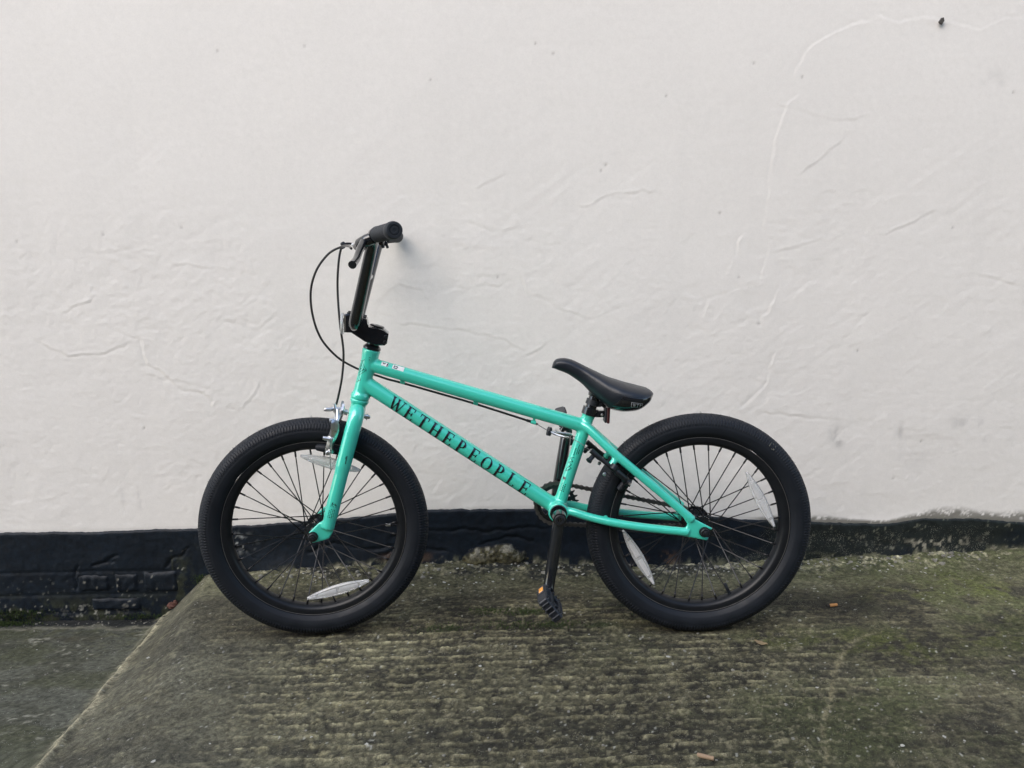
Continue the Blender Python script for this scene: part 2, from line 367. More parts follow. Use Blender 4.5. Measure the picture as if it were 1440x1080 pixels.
for i, P in enumerate(CRACKS):
    d, sg = polydist(wx, wz, P, 0.09)
    k = 0.5 + fbm(X * 30, Z * 30, 2, 60 + i)
    am = 0.00045 if i < 9 else (0.0009 if i < 17 else 0.0006)
    h += am * k * np.exp(-(d / 0.0038) ** 2) * sst(.38, .62, fbm(X * 26, Z * 26, 3, 90 + i))
    h += (am * .35) * k * np.where(sg > 0, np.exp(-(d / 0.035) ** 2), 0) * (d < 1)
    h -= am * .75 * k * np.exp(-((d - .006) / 0.003) ** 2) * (sg < 0)
# sharp edges where coats of old paint have come away under the new one
for s_, th, am_ in ((3.2, .56, .0007), (5.0, .60, .0006), (2.2, .62, .0006), (8.5, .57, .0008), (12.0, .60, .0008), (6.5, .44, .0007)):
    n_ = fbm(wx * s_, wz * s_ * 1.35, 6, int(70 + s_ * 3), .58)
    pm = sst(.42, .60, fbm(X * 4.5, Z * 5.5, 3, int(20 + s_ * 5))) * (.30 + .70 * sst(1.25, .75, Z)) if s_ > 6 else (.25 + .75 * sst(1.25, .75, Z))
    h -= .48 * am_ * sst(th, th + .007, n_) * pm
C = np.ones(X.shape + (3,)) * np.array((0.800, 0.778, 0.740))
C *= (1 + 0.05 * (fbm(X * 1.1, Z * 1.1, 3, 80) - .5) + 0.03 * (fbm(X * 7, Z * 5, 3, 81) - .5))[..., None]
for (dx, dz) in DOTS:
    r2 = np.hypot(X - dx, (Z - dz) * .8); m = np.exp(-(r2 / 0.0028) ** 2); h -= 0.0015 * m; C = mixc(C, (.22, .205, .19), m * .55)
for (dx, dz, sx, sz, a) in SMUDGE:
    m = np.exp(-((X - dx) / sx) ** 2 - ((Z - dz) / sz) ** 2) * sst(.35, .7, fbm(X * 45, Z * 30, 4, 82)); C = mixc(C, (.20, .20, .20), np.clip(m * a * 1.1, 0, .35))
bt = np.interp(X, bx_, bz_)
over = Z - bt
hgt = .004 + .030 * fbm(X * 9, X * 0 + 1.7, 3, 83) * (.18 + .82 * sst(.68, .80, X)) + .014 * sst(1.10, 1.2, X)
fine = fbm(X * 70, Z * 90, 4, 84, .75)
dirt = sst(hgt, hgt * .25, over) * sst(.26, .58, fine + .28 * sst(.010, .0, over)) * (.12 + .88 * sst(.66, .76, X))
C = mixc(C, (.13, .125, .10), np.clip(dirt, 0, .85))
h += 0.0018 * np.exp(-((over - .004) / .012) ** 2) * sst(.4, .6, fbm(X * 12, Z * 12, 2, 85)) * (.3 + .7 * sst(.7, 1.2, X))
# water runs, very faint
C = mixc(C, (.50, .50, .48), .035 * sst(.58, .72, fbm(X * 16, Z * .9, 3, 86)) * sst(1.6, 1.0, Z))
V = np.stack([X, YW - h, Z], -1)
wall = link("wall", gridmesh("wall", V, C, M_wall))
wall['label'] = "white painted rendered wall with cracks and a black painted base behind the bicycle"; wall['category'] = "wall"
me = MB().box((0, YW + 0.17, 1.55), (13.98, 0.28, 3.9)).mesh("wall_core", False)
core = link("masonry", me, M_wall, wall)
me.color_attributes.new('Col', 'FLOAT_COLOR', 'POINT').data.foreach_set('color', [.77, .76, .73, 1] * len(me.vertices))
# flake of paint missing near the top right
mb = MB(); pts = [(1.101, 1.449), (1.107, 1.4585), (1.114, 1.460), (1.1165, 1.451), (1.111, 1.4425), (1.106, 1.443)]
yb = YW - 0.0105
mb.add([(p[0], yb + .004, p[1]) for p in pts] + [(p[0] * .8 + 1.1085 * .2, yb, p[1] * .8 + 1.451 * .2) for p in pts],
       [tuple(range(6, 12))[::-1]] + [(i, (i + 1) % 6, (i + 1) % 6 + 6, i + 6) for i in range(6)])
link("bare_chip", mb.mesh("bare_chip", False), M_hole, wall)

# brick building added out of view behind the camera: it closes the low sky and shows in every gloss
M_bwall = mat("dull brown brickwork", (0.13, 0.085, 0.06), 0.9, var=0.35, vscale=12)
M_bglass = mat("dark window glass", (0.02, 0.022, 0.025), 0.08)
fac = MB(); FY, FH = -5.2, 5.6
cuts = [(-6.2, -4.9), (-2.6, -1.3), (1.1, 2.4), (4.7, 6.0)]
edges = [-11] + [v for c in cuts for v in c] + [11]
for i in range(0, len(edges), 2): fac.box(((edges[i] + edges[i + 1]) / 2, FY, FH / 2 - .1), (edges[i + 1] - edges[i], .3, FH))
for a, b in cuts:
    for z0, z1 in ((-.2, .9), (2.2, 3.5), (4.8, FH - .1)): fac.box(((a + b) / 2, FY, (z0 + z1) / 2), (b - a, .296, z1 - z0))
bld = link("added_brick_building", fac.mesh("added_brick_building", False), M_bwall)
bld['label'] = "added brown brick building, unseen behind the camera, closing off the low sky"; bld['category'] = "building"
for a, b in cuts:
    for z0, z1 in ((.9, 2.2), (3.5, 4.8)):
        wn_ = link("window", MB().box(((a + b) / 2, FY - .06, (z0 + z1) / 2), (b - a - .004, .02, z1 - z0 - .004)).mesh("window", False), M_bglass, bld)  # panes set into the added, unseen building

# ------------------------------------------------------------------ ground heights
def z_wallfoot(x): return np.interp(x, [-1.2, -.9, -.17, .1, .37, .6, 1.0, 1.5, 4], [-.05, -.037, -.014, -.020, -.036, -.03, -.016, .0, .0])
SEAM = -1.05
def seam_x(y): return -1.045 + .155 * np.clip(2.15 - y, 0, 1.1)
def seam_z(y): return -.174 + .150 * np.clip(2.15 - y, 0, 1.1)
def bank_w(y): return 0.148 + 0.10 * np.clip(2.15 - y, 0, 1.1)
def slab_z(x, y):
    base = z_wallfoot(x) * sst(1.80, 2.15, y)
    t = (x - seam_x(y)) / bank_w(y)
    b = np.where(t < .90, t * 1.055, 1 - .05 * np.clip((1.10 - t) / .2, 0, 1) ** 2)
    return seam_z(y) + (base - seam_z(y)) * np.clip(b, 0, 1) - .06 * sst(0, -.08, x - seam_x(y))

# plinth: black painted band along the wall foot
px = axis_steps(-1.62, 1.62, 0.004, -7.0, 7.0)
nt = 84
T = np.linspace(0, 1, nt)
PX, TT = np.meshgrid(px, T, indexing='ij')
top = band_top(PX); PZ = -0.24 + (top + 0.24) * TT
ph = 0.006 + 0.005 * (fbm(PX * 4, PZ * 4, 3, 101) - .5) + 0.0022 * (fbm(PX * 22, PZ * 22, 4, 102) - .5) + 0.0020 * (fbm(PX * 70, PZ * 70, 3, 103) - .5)
# bulging foot
ph += 0.020 * sst(0.06, -0.05, PZ) * (fbm(PX * 5, PZ * 7, 3, 104)) * sst(-.95, -.7, PX)
# courses of the brickwork showing through the paint at the left, cracks across it
for zc in (-.022, -.094, -.150):
    ph -= 0.0022 * np.exp(-((PZ - zc - .006 * (fbm(PX * 7, PX * 0, 2, 105) - .5)) / .004) ** 2) * sst(-.93, -1.0, PX) * sst(.3, .5, fbm(PX * 9, PZ * 9, 2, 106))
BC = [[(-1.27, .0), (-1.29, -.035), (-1.285, -.07)], [(-1.23, -.005), (-1.2, .008), (-1.17, .012)], [(-1.185, .015), (-1.16, .03)], [(-1.02, -.005), (-1.0, .012), (-.965, .02), (-.955, .05)],
      [(-.86, .02), (-.80, .05), (-.75, .02)], [(-.6, .03), (-.52, .06), (-.45, .04), (-.3, .05)], [(-.35, .08), (-.2, .095), (-.02, .09), (.1, .1)], [(-.4, .02), (-.3, .035), (-.2, .03)], [(-.1, .05), (-.02, .07), (.05, .06)]]
pwx = PX + .02 * (fbm(PX * 30, PZ * 30, 3, 107) - .5); pwz = PZ + .02 * (fbm(PX * 30, PZ * 30, 3, 108) - .5)
for P in BC:
    d, sg = polydist(pwx, pwz, P, .05)
    ph -= 0.0045 * np.exp(-(d / .0035) ** 2); ph += .0014 * np.where(sg > 0, np.exp(-(d / .02) ** 2), 0) * (d < 1)
PC = np.ones(PX.shape + (3,)) * np.array((0.0040, 0.0080, 0.0140))
PC *= (.7 + .6 * fbm(PX * 12, PZ * 25, 3, 110))[..., None]
low = z_wallfoot(PX)
low = np.where(PX < -1.0, -.17, low)
up_ = PZ - low                                          # height above the ground
n1 = fbm(PX * 38, PZ * 38, 4, 111, .6); n2 = fbm(PX * 95, PZ * 95, 3, 112, .6); n3 = fbm(PX * 6, PZ * 9, 3, 113)
# greyed, speckled paint right of the rear wheel and behind it
grey = sst(.22, .6, PX) * sst(.35, .6, n3 + .25 * sst(.7, 1.0, PX))
PC = mixc(PC, (.017, .021, .016), grey * .6)
PC = mixc(PC, (.16, .16, .12), grey * sst(.72, .78, n2) * .6)
PC = mixc(PC, (.34, .32, .25), np.exp(-((PX - 1.22) / .09) ** 2) * sst(.022, .006, np.abs(up_ - .040)) * sst(.54, .60, n2 * .6 + n1 * .4) * .8)
# flaked edge along the foot
foot = sst(.034, .0, up_ + .02 * (fbm(PX * 60, PZ * 0 + 2.2, 3, 117) - .5)) * sst(-.75, -.6, PX)
PC = mixc(PC, (.15, .15, .095), foot * sst(.47, .56, n1))
PC = mixc(PC, (.33, .31, .24), foot * sst(.60, .66, n1 * .5 + n2 * .5) * .9)
# left foot: specks of render and plaster
footl = sst(.10, .02, up_) * sst(-.9, -1.0, PX)
PC = mixc(PC, (.03, .034, .02), footl * sst(.45, .6, n1) * .8)
PC = mixc(PC, (.30, .30, .26), (footl + .25 * sst(-.9, -1.0, PX) * sst(.17, .1, up_)) * sst(.75, .80, n2) * .7)
# scuffed white patch seen through the front wheel
m = np.exp(-((PX + .80) / .035) ** 2 - ((PZ - .06) / .025) ** 2); PC = mixc(PC, (.30, .31, .30), m * sst(.55, .68, n2))
m = np.exp(-((PX + 1.245) / .07) ** 2 - ((PZ + .145) / .02) ** 2); PC = mixc(PC, (.33, .33, .29), m * sst(.6, .68, n2) * .7)
# brown exposed brick
for bx0, bz0, sx, sz in ((.425, -.004, .05, .022), (-.31, .012, .07, .014), (.36, .0, .02, .02)):
    m = np.exp(-((PX - bx0) / sx) ** 4 - ((PZ - bz0) / sz) ** 4); PC = mixc(PC, (.075, .045, .03), m * sst(.42, .5, n1) * .85)
edge = sst(.985, 1.0, TT)
y = YW - ph * (1 - edge) + 0.006 * edge
plinth = link("plinth", gridmesh("plinth", np.stack([PX, y, PZ], -1), PC, M_plinth, A=np.clip(sst(.30, .75, PX) * sst(.30, .5, n3) + .55 * footl + .6 * sst(.05, .01, up_) * sst(-.8, -.6, PX), 0, 1) * sst(1.0, .9, TT)), None, wall)

# painted-over bricks standing slightly proud of the plinth, one broken and red
def rough_brick(name, x0, x1, z0, z1, depth, m, seed, colr):
    gx = np.linspace(0, 1, 22); gz = np.linspace(0, 1, 11); A, B = np.meshgrid(gx, gz, indexing='ij')
    e = np.minimum(np.minimum(A, 1 - A) * (x1 - x0), np.minimum(B, 1 - B) * (z1 - z0))
    xx = x0 + (x1 - x0) * A + .004 * (fbm(A * 6, B * 6, 2, seed) - .5); zz = z0 + (z1 - z0) * B + .008 * (fbm(A * 5, B * 3, 2, seed + 1) - .5)
    yy = YW - .002 - depth * sst(0, .011, e) - .006 * (fbm(A * 8, B * 4, 3, seed + 2) - .5) * sst(0, .01, e)
    CC = np.ones(A.shape + (3,)) * np.array(colr)
    nn = fbm(xx * 95, zz * 95, 3, seed + 5); CC = mixc(CC, (.28, .27, .23), sst(.78, .83, nn) * .6)
    o = link(name, gridmesh(name, np.stack([xx, yy, zz], -1), CC, m, A=.35 + 0 * xx), None, plinth); return o
for i, (x0, x1, z0, z1) in enumerate(((-1.285, -1.185, -.088, -.028), (-1.175, -1.10, -.090, -.026), (-1.092, -.985, -.088, -.022), (-1.25, -1.10, -.147, -.100))):
    rough_brick("brick", x0, x1, z0, z1, .0085, M_plinth, 200 + i * 7, (0.0042, 0.0082, 0.0140))
mb = MB(); mb.blob((-1.012, YW - .004, -.130), .013, 3, .8); mb.blob((-1.000, YW - .004, -.122), .008, 5)
b_ = link("brick", mb.mesh("brick", False), M_brick, plinth); b_['label'] = "broken end of a red brick showing at the wall foot"
# lichen-crusted stone in the wall foot between the wheels
A, B = np.meshgrid(np.linspace(-.175, .06, 84), np.linspace(-.035, .060, 36), indexing='ij')
e_ = sst(1.0, .35, ((A + .06) / .115) ** 2 + ((B - .008) / .046) ** 2 + .9 * (fbm(A * 22, B * 22, 3, 160) - .5))
yy = YW - .004 - e_ * (.016 + .020 * fbm(A * 20, B * 26, 4, 161, .6) + .008 * (fbm(A * 80, B * 90, 3, 162, .65) - .5)) + .012 * (1 - sst(0, .15, e_))
k1 = fbm(A * 70, B * 80, 3, 163, .65); CC = np.ones(A.shape + (3,)) * np.array((.075, .068, .034))
CC = mixc(CC, (.20, .19, .15), sst(.5, .6, k1) * sst(.0, .03, B)); CC = mixc(CC, (.03, .028, .017), sst(.48, .36, k1))
CC = mixc(CC, (.007, .009, .012), sst(.55, .25, e_ + .35 * (fbm(A * 40, B * 40, 3, 164) - .5)))
st = link("stone", gridmesh("stone", np.stack([A, yy, B], -1), CC, M_slab), None, plinth); st['label'] = "crumbling stone with pale lichen in the plinth between the wheels"

# ------------------------------------------------------------------ concrete slab (ramp) and lower pavement
gx = axis_steps(-1.036, 1.42, 0.0036, SEAM, 30); gx = np.concatenate([[SEAM], gx[gx > SEAM + .001]])
gy = axis_steps(1.19, YW + .002, 0.0034, -30, YW + .02)
X, Y = np.meshgrid(gx, gy, indexing='ij')
z = slab_z(X, Y)
bank = sst(1.15, .8, (X - seam_x(Y)) / bank_w(Y))
Yq = Y - .028 * X + .016 * (fbm(X * 2.2, Y * 3, 2, 120) - .5) + .010 * (fbm(X * 11, Y * 11, 2, 121) - .5) + .007 * (fbm(X * 55, Y * 70, 2, 126) - .5)
row = np.floor(Yq / .0335); fr = Yq / .0335 - row
rid = np.exp(-((fr - .5) / .080) ** 2)
seg = vnoise(X * 9 + row * 13.7, row * 7.1, 122) * .6 + vnoise(X * 38 + row * 5.1, row * 3.7, 123) * .4
ridA = sst(-.80, -.40, X + .35 * (Y - 1.5) + .12 * (fbm(X * 5, Y * 5, 2, 124) - .5)) * sst(2.0, 1.78, Y + .06 * (fbm(X * 4, Y * 4, 2, 125) - .5)) * (1 - .55 * sst(.35, 1.2, X)) * (1 - .6 * sst(.2, .9, X) * sst(1.5, 1.35, Y))
rid_h = rid * sst(.18, .50, seg) * ridA
n_l = fbm(X * 3.5, Y * 3.5, 4, 130); n_m = fbm(X * 14, Y * 20, 4, 131, .6); n_s = fbm(X * 48, Y * 62, 3, 132, .65); n_f = fbm(X * 130, Y * 150, 2, 133)
grain = rng.random(X.shape); gr2 = (grain + np.roll(grain, 1, 0) + np.roll(grain, 1, 1)) / 3
z += .0016 * (gr2 - .5) * (1 - .5 * bank) + .0050 * rid_h + .006 * (n_l - .5) * (1 - bank) + .0035 * (n_m - .5) * (1 - .5 * bank) + .0026 * (n_s - .5) * (1 - .7 * bank) + .0012 * (n_f - .5)
# flatten where the tyres stand
for tx in (-.505, .4336):
    m = np.exp(-((X - tx) / .07) ** 2 - ((Y - 1.745) / .05) ** 2); z = z * (1 - m) + (-.002) * m
near = sst(.11, .0, YW - .012 - Y)                       # rubble fillet in the corner
nr = fbm(X * 24, Y * 24, 3, 134, .6)
z += near * (.010 + .018 * (nr - .4)) * sst(-.95, -.8, X)
z += .010 * np.exp(-((X - seam_x(Y) - .012) / .010) ** 2) * sst(.2, .6, fbm(X * 8, Y * 14, 3, 135))
# colour
C = np.ones(X.shape + (3,)) * np.array((.048, .046, .032))
C = mixc(C, (.082, .080, .055), sst(.40, .68, n_m)); C = mixc(C, (.026, .026, .021), sst(.50, .34, n_m * .5 + n_s * .5) * .8)
C = mixc(C, (.020, .020, .018), sst(.60, .70, fbm(X * 36, Y * 46, 4, 140, .6)) * .7 * ridA)
C = mixc(C, (.260, .250, .170), np.clip(1.25 * rid_h * sst(.32, .56, n_s * .6 + n_f * .4) * (1.0 - .35 * sst(.3, 1, X)), 0, .85))
C = mixc(C, (.16, .15, .095), ridA * sst(.58, .68, n_s * .6 + n_f * .4) * .6)
grey_m = np.clip(bank + .9 * sst(-.35, -.75, X + .25 * (Y - 1.5)), 0, 1)
C = mixc(C, (.066, .067, .055), grey_m * (.55 + .45 * sst(.35, .6, n_m)) * .95); C = mixc(C, (.030, .031, .027), grey_m * sst(.50, .62, fbm(X * 7, Y * 8, 4, 158)) * .6)
C = mixc(C, (.15, .148, .11), grey_m * sst(.62, .70, n_s) * .3)
sage = sst(.24, .06, YW - Y + .10 * (n_l - .5)) * sst(-.95, -.8, X)
C = mixc(C, (.118, .122, .074), sage * (.5 + .5 * sst(.35, .6, n_m)))
C = mixc(C, (.062, .060, .047), sst(.36, .12, YW - Y) * sst(.45, .7, n_m) * .5)
gr = sst(.35, .8, X + .5 * (n_l - .5)) * sst(.42, .62, n_l * .6 + n_m * .4)
C = mixc(C, (.050, .060, .026), gr * .75)
for (a, b) in ((0.621,1.673),(0.778,1.653),(1.216,1.995),(1.26,1.908),(1.109,1.66),(0.866,1.666),(0.916,1.603),(1.0,1.9),(1.3,1.75)):
    m = np.exp(-((X - a) / .10) ** 2 - ((Y - b) / .045) ** 2); C = mixc(C, (.064, .076, .022), m * sst(.38, .62, n_m * .5 + n_s * .5) * .8)
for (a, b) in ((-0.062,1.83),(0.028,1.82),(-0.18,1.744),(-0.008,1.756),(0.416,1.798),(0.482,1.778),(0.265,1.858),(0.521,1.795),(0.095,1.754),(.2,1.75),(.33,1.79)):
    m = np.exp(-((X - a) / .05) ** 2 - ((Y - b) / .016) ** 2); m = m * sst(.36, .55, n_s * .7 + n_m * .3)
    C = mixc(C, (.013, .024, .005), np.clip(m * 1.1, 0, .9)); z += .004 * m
for (a, b, sx, sy) in ((.712,1.537,.05,.02),(.672,1.551,.06,.03),(.236,1.341,.12,.03),(-.459,1.498,.12,.03),(-.589,1.528,.09,.03),(.858,1.841,.09,.05),(.78,1.824,.09,.05),(-.793,1.506,.07,.02),(.55,1.86,.2,.05),(-.75,1.36,.08,.07),(0,1.33,.4,.05)):
    m = np.exp(-((X - a) / sx) ** 2 - ((Y - b) / sy) ** 2); C = mixc(C, (.020, .021, .018), m * sst(.36, .6, n_m) * .7)
# splashes of the black wall paint on the slab near its foot
sp = sst(.155, .03, YW - Y) * sst(.50, .56, fbm(X * 10, Y * 13, 4, 141, .6) + .10 * sst(.1, .25, X) * sst(.75, .5, X)) * sst(-.86, -.8, X) * sst(1.15, .9, X)
for (a, b, sx, sy) in ((-.15, 2.075, .035, .014), (.07, 2.06, .03, .028), (.13, 2.08, .06, .018), (.25, 2.08, .06, .02)):
    q = ((X - a) / sx) ** 2 + ((Y - b) / sy) ** 2; sp = np.maximum(sp, sst(1.25, .95, q + 2.4 * (fbm(X * 36, Y * 36, 3, 142) - .5)))
C = mixc(C, (.016, .018, .019), sp * .93); z += .0012 * sp
C = mixc(C, (.30, .29, .22), near * sst(.6, .67, fbm(X * 60, Y * 60, 3, 143, .6)) * .9 * sst(-.9, -.7, X))
big = fbm(X * 1.7, Y * 2.6, 4, 148, .55)
C = C * (.70 + .62 * sst(.30, .66, big))[..., None]
C = mixc(C, (.034, .042, .018), sst(.52, .66, fbm(X * 3.2, Y * 5, 4, 149)) * sst(.36, .58, n_s * .6 + n_f * .4) * .5 * (1 - .5 * bank) * sst(-.1, .5, X))
ag = fbm(X * 95, Y * 110, 2, 146, .6)
tx_ = (1 - .85 * grey_m) * (1 - .5 * sst(.5, .9, X)); C = mixc(C, (.17, .16, .115), (ag > .70) * .45 * tx_); pit = sst(.30, .25, ag) * tx_; C = mixc(C, (.014, .014, .012), pit * .6); z -= .0016 * pit; z += .0010 * (ag > .70) * tx_
damp_and_shade = np.exp(-((Y - 1.84) / .10) ** 2) * sst(-.35, -.05, X) * sst(1.05, .85, X) * sst(.3, .55, fbm(X * 4, Y * 9, 3, 147))
damp_and_shade = np.maximum(damp_and_shade, 1.0 * np.maximum(np.exp(-((X + .50) / .20) ** 2 - ((Y - 1.745) / .035) ** 2), np.exp(-((X - .45) / .20) ** 2 - ((Y - 1.75) / .035) ** 2)))  # damp at the tyres, painted darker to strengthen their contact shadows
C = C * (1 - .66 * damp_and_shade[..., None])
# crack across the right of the slab
d, sg = polydist(X + .012 * (n_s - .5) * 2, Y + .012 * (n_m - .5) * 2, [(0.86,1.71),(0.819,1.69),(0.752,1.632),(0.677,1.524),(0.641,1.435),(0.584,1.344),(.56,1.25)], .05)
z -= .002 * np.exp(-(d / .004) ** 2); C = mixc(C, (.16, .15, .10), np.exp(-(d / .005) ** 2) * .8 * sst(.35, .55, n_s))
lip = np.exp(-((X - seam_x(Y) - .012 - .030 * (fbm(Y * 9, Y * 0, 4, 136) - .5)) / .014) ** 2)
C = mixc(C, (.27, .26, .20), lip * sst(.28, .5, n_s) * .9); z += .004 * lip * sst(.3, .5, n_s)
C = np.clip(C * np.array((1.17, 1.135, 1.01)) * (.5 + 1.0 * gr2)[..., None], 0, .6)
C = mixc(C, (.36, .36, .31), (vnoise(X * 150, Y * 150, 145) > .955) * (n_m > .5) * .8)
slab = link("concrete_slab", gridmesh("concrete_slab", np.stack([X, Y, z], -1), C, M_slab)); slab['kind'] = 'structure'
SL = (gx, gy, z)

gx2 = axis_steps(-1.60, -.86, 0.004, -30, -.86); gy2 = axis_steps(1.40, YW + .002, 0.004, -30, YW + .02)
X, Y = np.meshgrid(gx2, gy2, indexing='ij')
n_l = fbm(X * 4, Y * 4, 4, 150); n_m = fbm(X * 15, Y * 17, 4, 151, .6); n_s = fbm(X * 55, Y * 60, 3, 152, .65)
n_f = fbm(X * 150, Y * 160, 2, 156)
zp = .0022 * (n_f - .5) + seam_z(Y) - .002 - .06 * sst(.006, .05, X - seam_x(Y)) + .006 * (n_l - .5) + .0025 * (n_m - .5) + .0022 * (n_s - .5)
zp += .007 * np.exp(-((X - seam_x(Y) + .004) / .010) ** 2) * sst(.3, .6, fbm(X * 8, Y * 11, 3, 153))
C = np.ones(X.shape + (3,)) * np.array((.088, .096, .086))
C = mixc(C, (.055, .060, .048), sst(.40, .65, n_m) * .8); C = mixc(C, (.125, .135, .13), sst(.52, .70, n_l) * .7)
C = mixc(C, (.070, .074, .042), sst(.45, .6, n_l * .5 + n_s * .5) * sst(1.75, 2.1, Y) * .7)
C = mixc(C, (.24, .25, .235), sst(.66, .72, n_s * .6 + n_m * .4) * .8)
C = mixc(C, (.032, .036, .030), sst(.42, .33, n_f * .5 + n_s * .5) * .75); C = mixc(C, (.052, .060, .034), sst(.48, .62, fbm(X * 6, Y * 7, 4, 157)) * .6)
C = mixc(C, (.03, .032, .033), np.exp(-((X + 1.42) / .05) ** 2 - ((Y - 1.95) / .022) ** 2) * .8)
C = mixc(C, (.05, .045, .034), np.exp(-((X + 1.23) / .07) ** 2 - ((Y - 2.0) / .018) ** 2) * .5)
ed = sst(.075, .045, YW - Y + .03 * (fbm(X * 13, Y * 13, 4, 154, .6) - .5) * 2)
C = mixc(C, (.013, .015, .018), ed * .95 * sst(.3, .36, fbm(X * 9, X * 0, 3, 155) + .1)); 
C = mixc(C, (.21, .21, .19), sst(.09, .07, YW - Y + .04 * (fbm(X * 13, Y * 13, 4, 154, .6) - .5) * 2) * (1 - ed) * .6)
lip = np.exp(-((X - seam_x(Y) + .006 - .014 * (fbm(Y * 9 + 4, Y * 0, 3, 136) - .5)) / .009) ** 2); C = mixc(C, (.20, .20, .16), lip * sst(.35, .5, n_s) * .8)
g_ = rng.random(X.shape); g_ = (g_ + np.roll(g_, 1, 0)) / 2; C = np.clip(C * np.array((.92, .88, .76)) * (.5 + 1.0 * g_)[..., None], 0, .6); zp += .001 * (g_ - .5)
pave = link("pavement", gridmesh("pavement", np.stack([X, Y, zp], -1), C, M_pave)); pave['kind'] = 'structure'
def ground_at(x, y):
    if x > seam_x(y) + .004:
        i = int(np.abs(gx - x).argmin()); j = int(np.abs(gy - y).argmin()); return float(SL[2][i, j])
    i = int(np.abs(gx2 - x).argmin()); j = int(np.abs(gy2 - y).argmin()); return float(zp[i, j])

# ------------------------------------------------------------------ the bicycle
RT, TR = 0.2335, 0.030
O = Vector((0.43356526, 1.74738811, 0.26003845))
RB = Matrix(((0.99999975, -0.00070955, -0.00004468), (0.00071096, 0.9980231, 0.06284412), (0, -0.06284413, 0.99802335)))
BASE = Vector((-0.45, 0, -(RT + TR)))
root = bpy.data.objects.new("bicycle", None); col.objects.link(root)
root.matrix_world = Matrix.Translation(O + RB @ BASE) @ RB.to_4x4()
root['label'] = "mint green stunt bicycle with black wheels, saddle and bars leaning against the white wall"
root['category'] = "bicycle"
FIX = Matrix.Translation(-BASE)
A0 = Vector((-0.8683645, 0, 0.00519198))
ST3 = Matrix(((0.99141622, -0.13072189, 0.00238049), (0.13072189, 0.99075605, -0.03625239), (0.00238049, 0.03625239, 0.99933983)))
STEER = FIX @ Matrix.Translation(A0) @ ST3.to_4x4() @ Matrix.Translation(-A0)
FC = Vector((-0.8994968, 0, 0.00519198))
KAX = Vector((0.26723838, 0, 0.96363045))
def onaxis(w): return A0 + KAX * ((w - A0.z) / KAX.z)
I4 = Matrix.Identity(4)
def part(name, mb, m, mw=FIX, smooth=True, auto=35):
    return link(name, mb if isinstance(mb, bpy.types.Mesh) else mb.mesh(name, smooth, auto), m, root, mw)
def sub(name, mb, m, parent, smooth=True, auto=35, mw=None):
    return link(name, mb if isinstance(mb, bpy.types.Mesh) else mb.mesh(name, smooth, auto), m, parent, mw if mw is not None else I4)

# --- frame
HT0, HT1 = onaxis(.3085), onaxis(.4225)
BBC = Vector((-.3305, 0, .0405))
DT0, DT1 = Vector((-.7745, 0, .3475)), Vector((-.3305, 0, .0430))
TT0, TT1 = Vector((-.752, 0, .3865)), Vector((-.272, 0, .2395))
ST0, ST1 = Vector((-.3290, 0, .0440)), Vector((-.2560, 0, .2680))
fb = MB()
L_ = (HT1 - HT0).length
fb.lathe([(0, .0222), (.010, .0222), (.017, .0185), (L_ - .030, .0178), (L_ - .012, .0200), (L_, .0212)], HT0, KAX, 40)
fb.sweep([DT0, DT1], .0183, 32); fb.sweep([TT0, TT1], .0163, 32); fb.sweep([ST0, ST1], .0148, 32)
fb.sweep([ST1 - (ST1 - ST0).normalized() * .006, ST1 + (ST1 - ST0).normalized() * .004], .0166, 28)
fb.lathe([(-.0345, .0232), (.0345, .0232)], BBC, (0, 1, 0), 40)
CSp = [(-.318, -.018, .0425), (-.297, -.029, .0415), (-.262, -.036, .0315), (-.206, -.045, .0200), (-.145, -.050, .0105), (-.085, -.0535, .0035), (-.035, -.0565, -.0015)]
SSp = [(-.278, -.003, .2435), (-.262, -.013, .2365), (-.232, -.027, .208), (-.193, -.0385, .1715), (-.113, -.047, .1035), (-.060, -.053, .0565), (-.026, -.0565, .0270)]
for s in (1, -1):
    m_ = lambda P: [(p[0], p[1] * s, p[2]) for p in P]
    fb.sweep(spline(m_(CSp), 6), [.0098] * 37, 20); fb.sweep(spline(m_(SSp), 6), [.0104] * 25 + [.0098] * 12, 20)
    D = [(-.052, .0385), (-.034, .0365), (-.010, .0235), (.0175, .0085), (.0205, .0050), (.0165, .0035), (.011, .0045), (.0035, .0085), (-.009, .0045), (-.0095, -.006), (-.0030, -.0125), (.006, -.0135), (.0120, -.0150), (.0065, -.0215), (-.018, -.0165), (-.047, -.0105), (-.055, .001), (-.043, .008), (-.038, .018)]
    fb.plate(D, (-.0605) * s, (-.0540) * s)
    fb.lathe([(0, .008), (.017, .0075)], (-.203, -.040 * s, .164), (-.55, -.25 * s, -.62), 16)      # brake boss
fb.sweep([(-.222, -.03, .0245), (-.222, .03, .0245)], .0075, 14)     # chainstay bridge
fb.sweep([(-.213, -.03, .190), (-.213, .03, .190)], .0075, 14)       # seatstay bridge
frame_me = fuse(fb.mesh("frame"), .0021, 9)
frame = part("frame", frame_me, M_mint)
frame['label'] = "mint green frame with black lettering on the down tube"
for (u, w) in ((-.6849, .3505), (-.5178, .2993)):
    mb = MB(); dd = (TT1 - TT0).normalized()
    for k in (-1, 1): mb.lathe([(-.0055, .0036), (.0055, .0036)], Vector((u, 0, w - .0058)), dd, 14)
    mb.box((u, 0, w), (.010, .005, .007)); sub("cable_guide", mb, M_mint, frame)
mb = MB(); mb.lathe([(-.006, .0045), (.006, .0045)], (-.3855, 0, .2480), (TT1 - TT0).normalized(), 16); mb.box((-.3835, 0, .2555), (.006, .005, .016)); sub("cable_stop", mb, M_mint, frame)

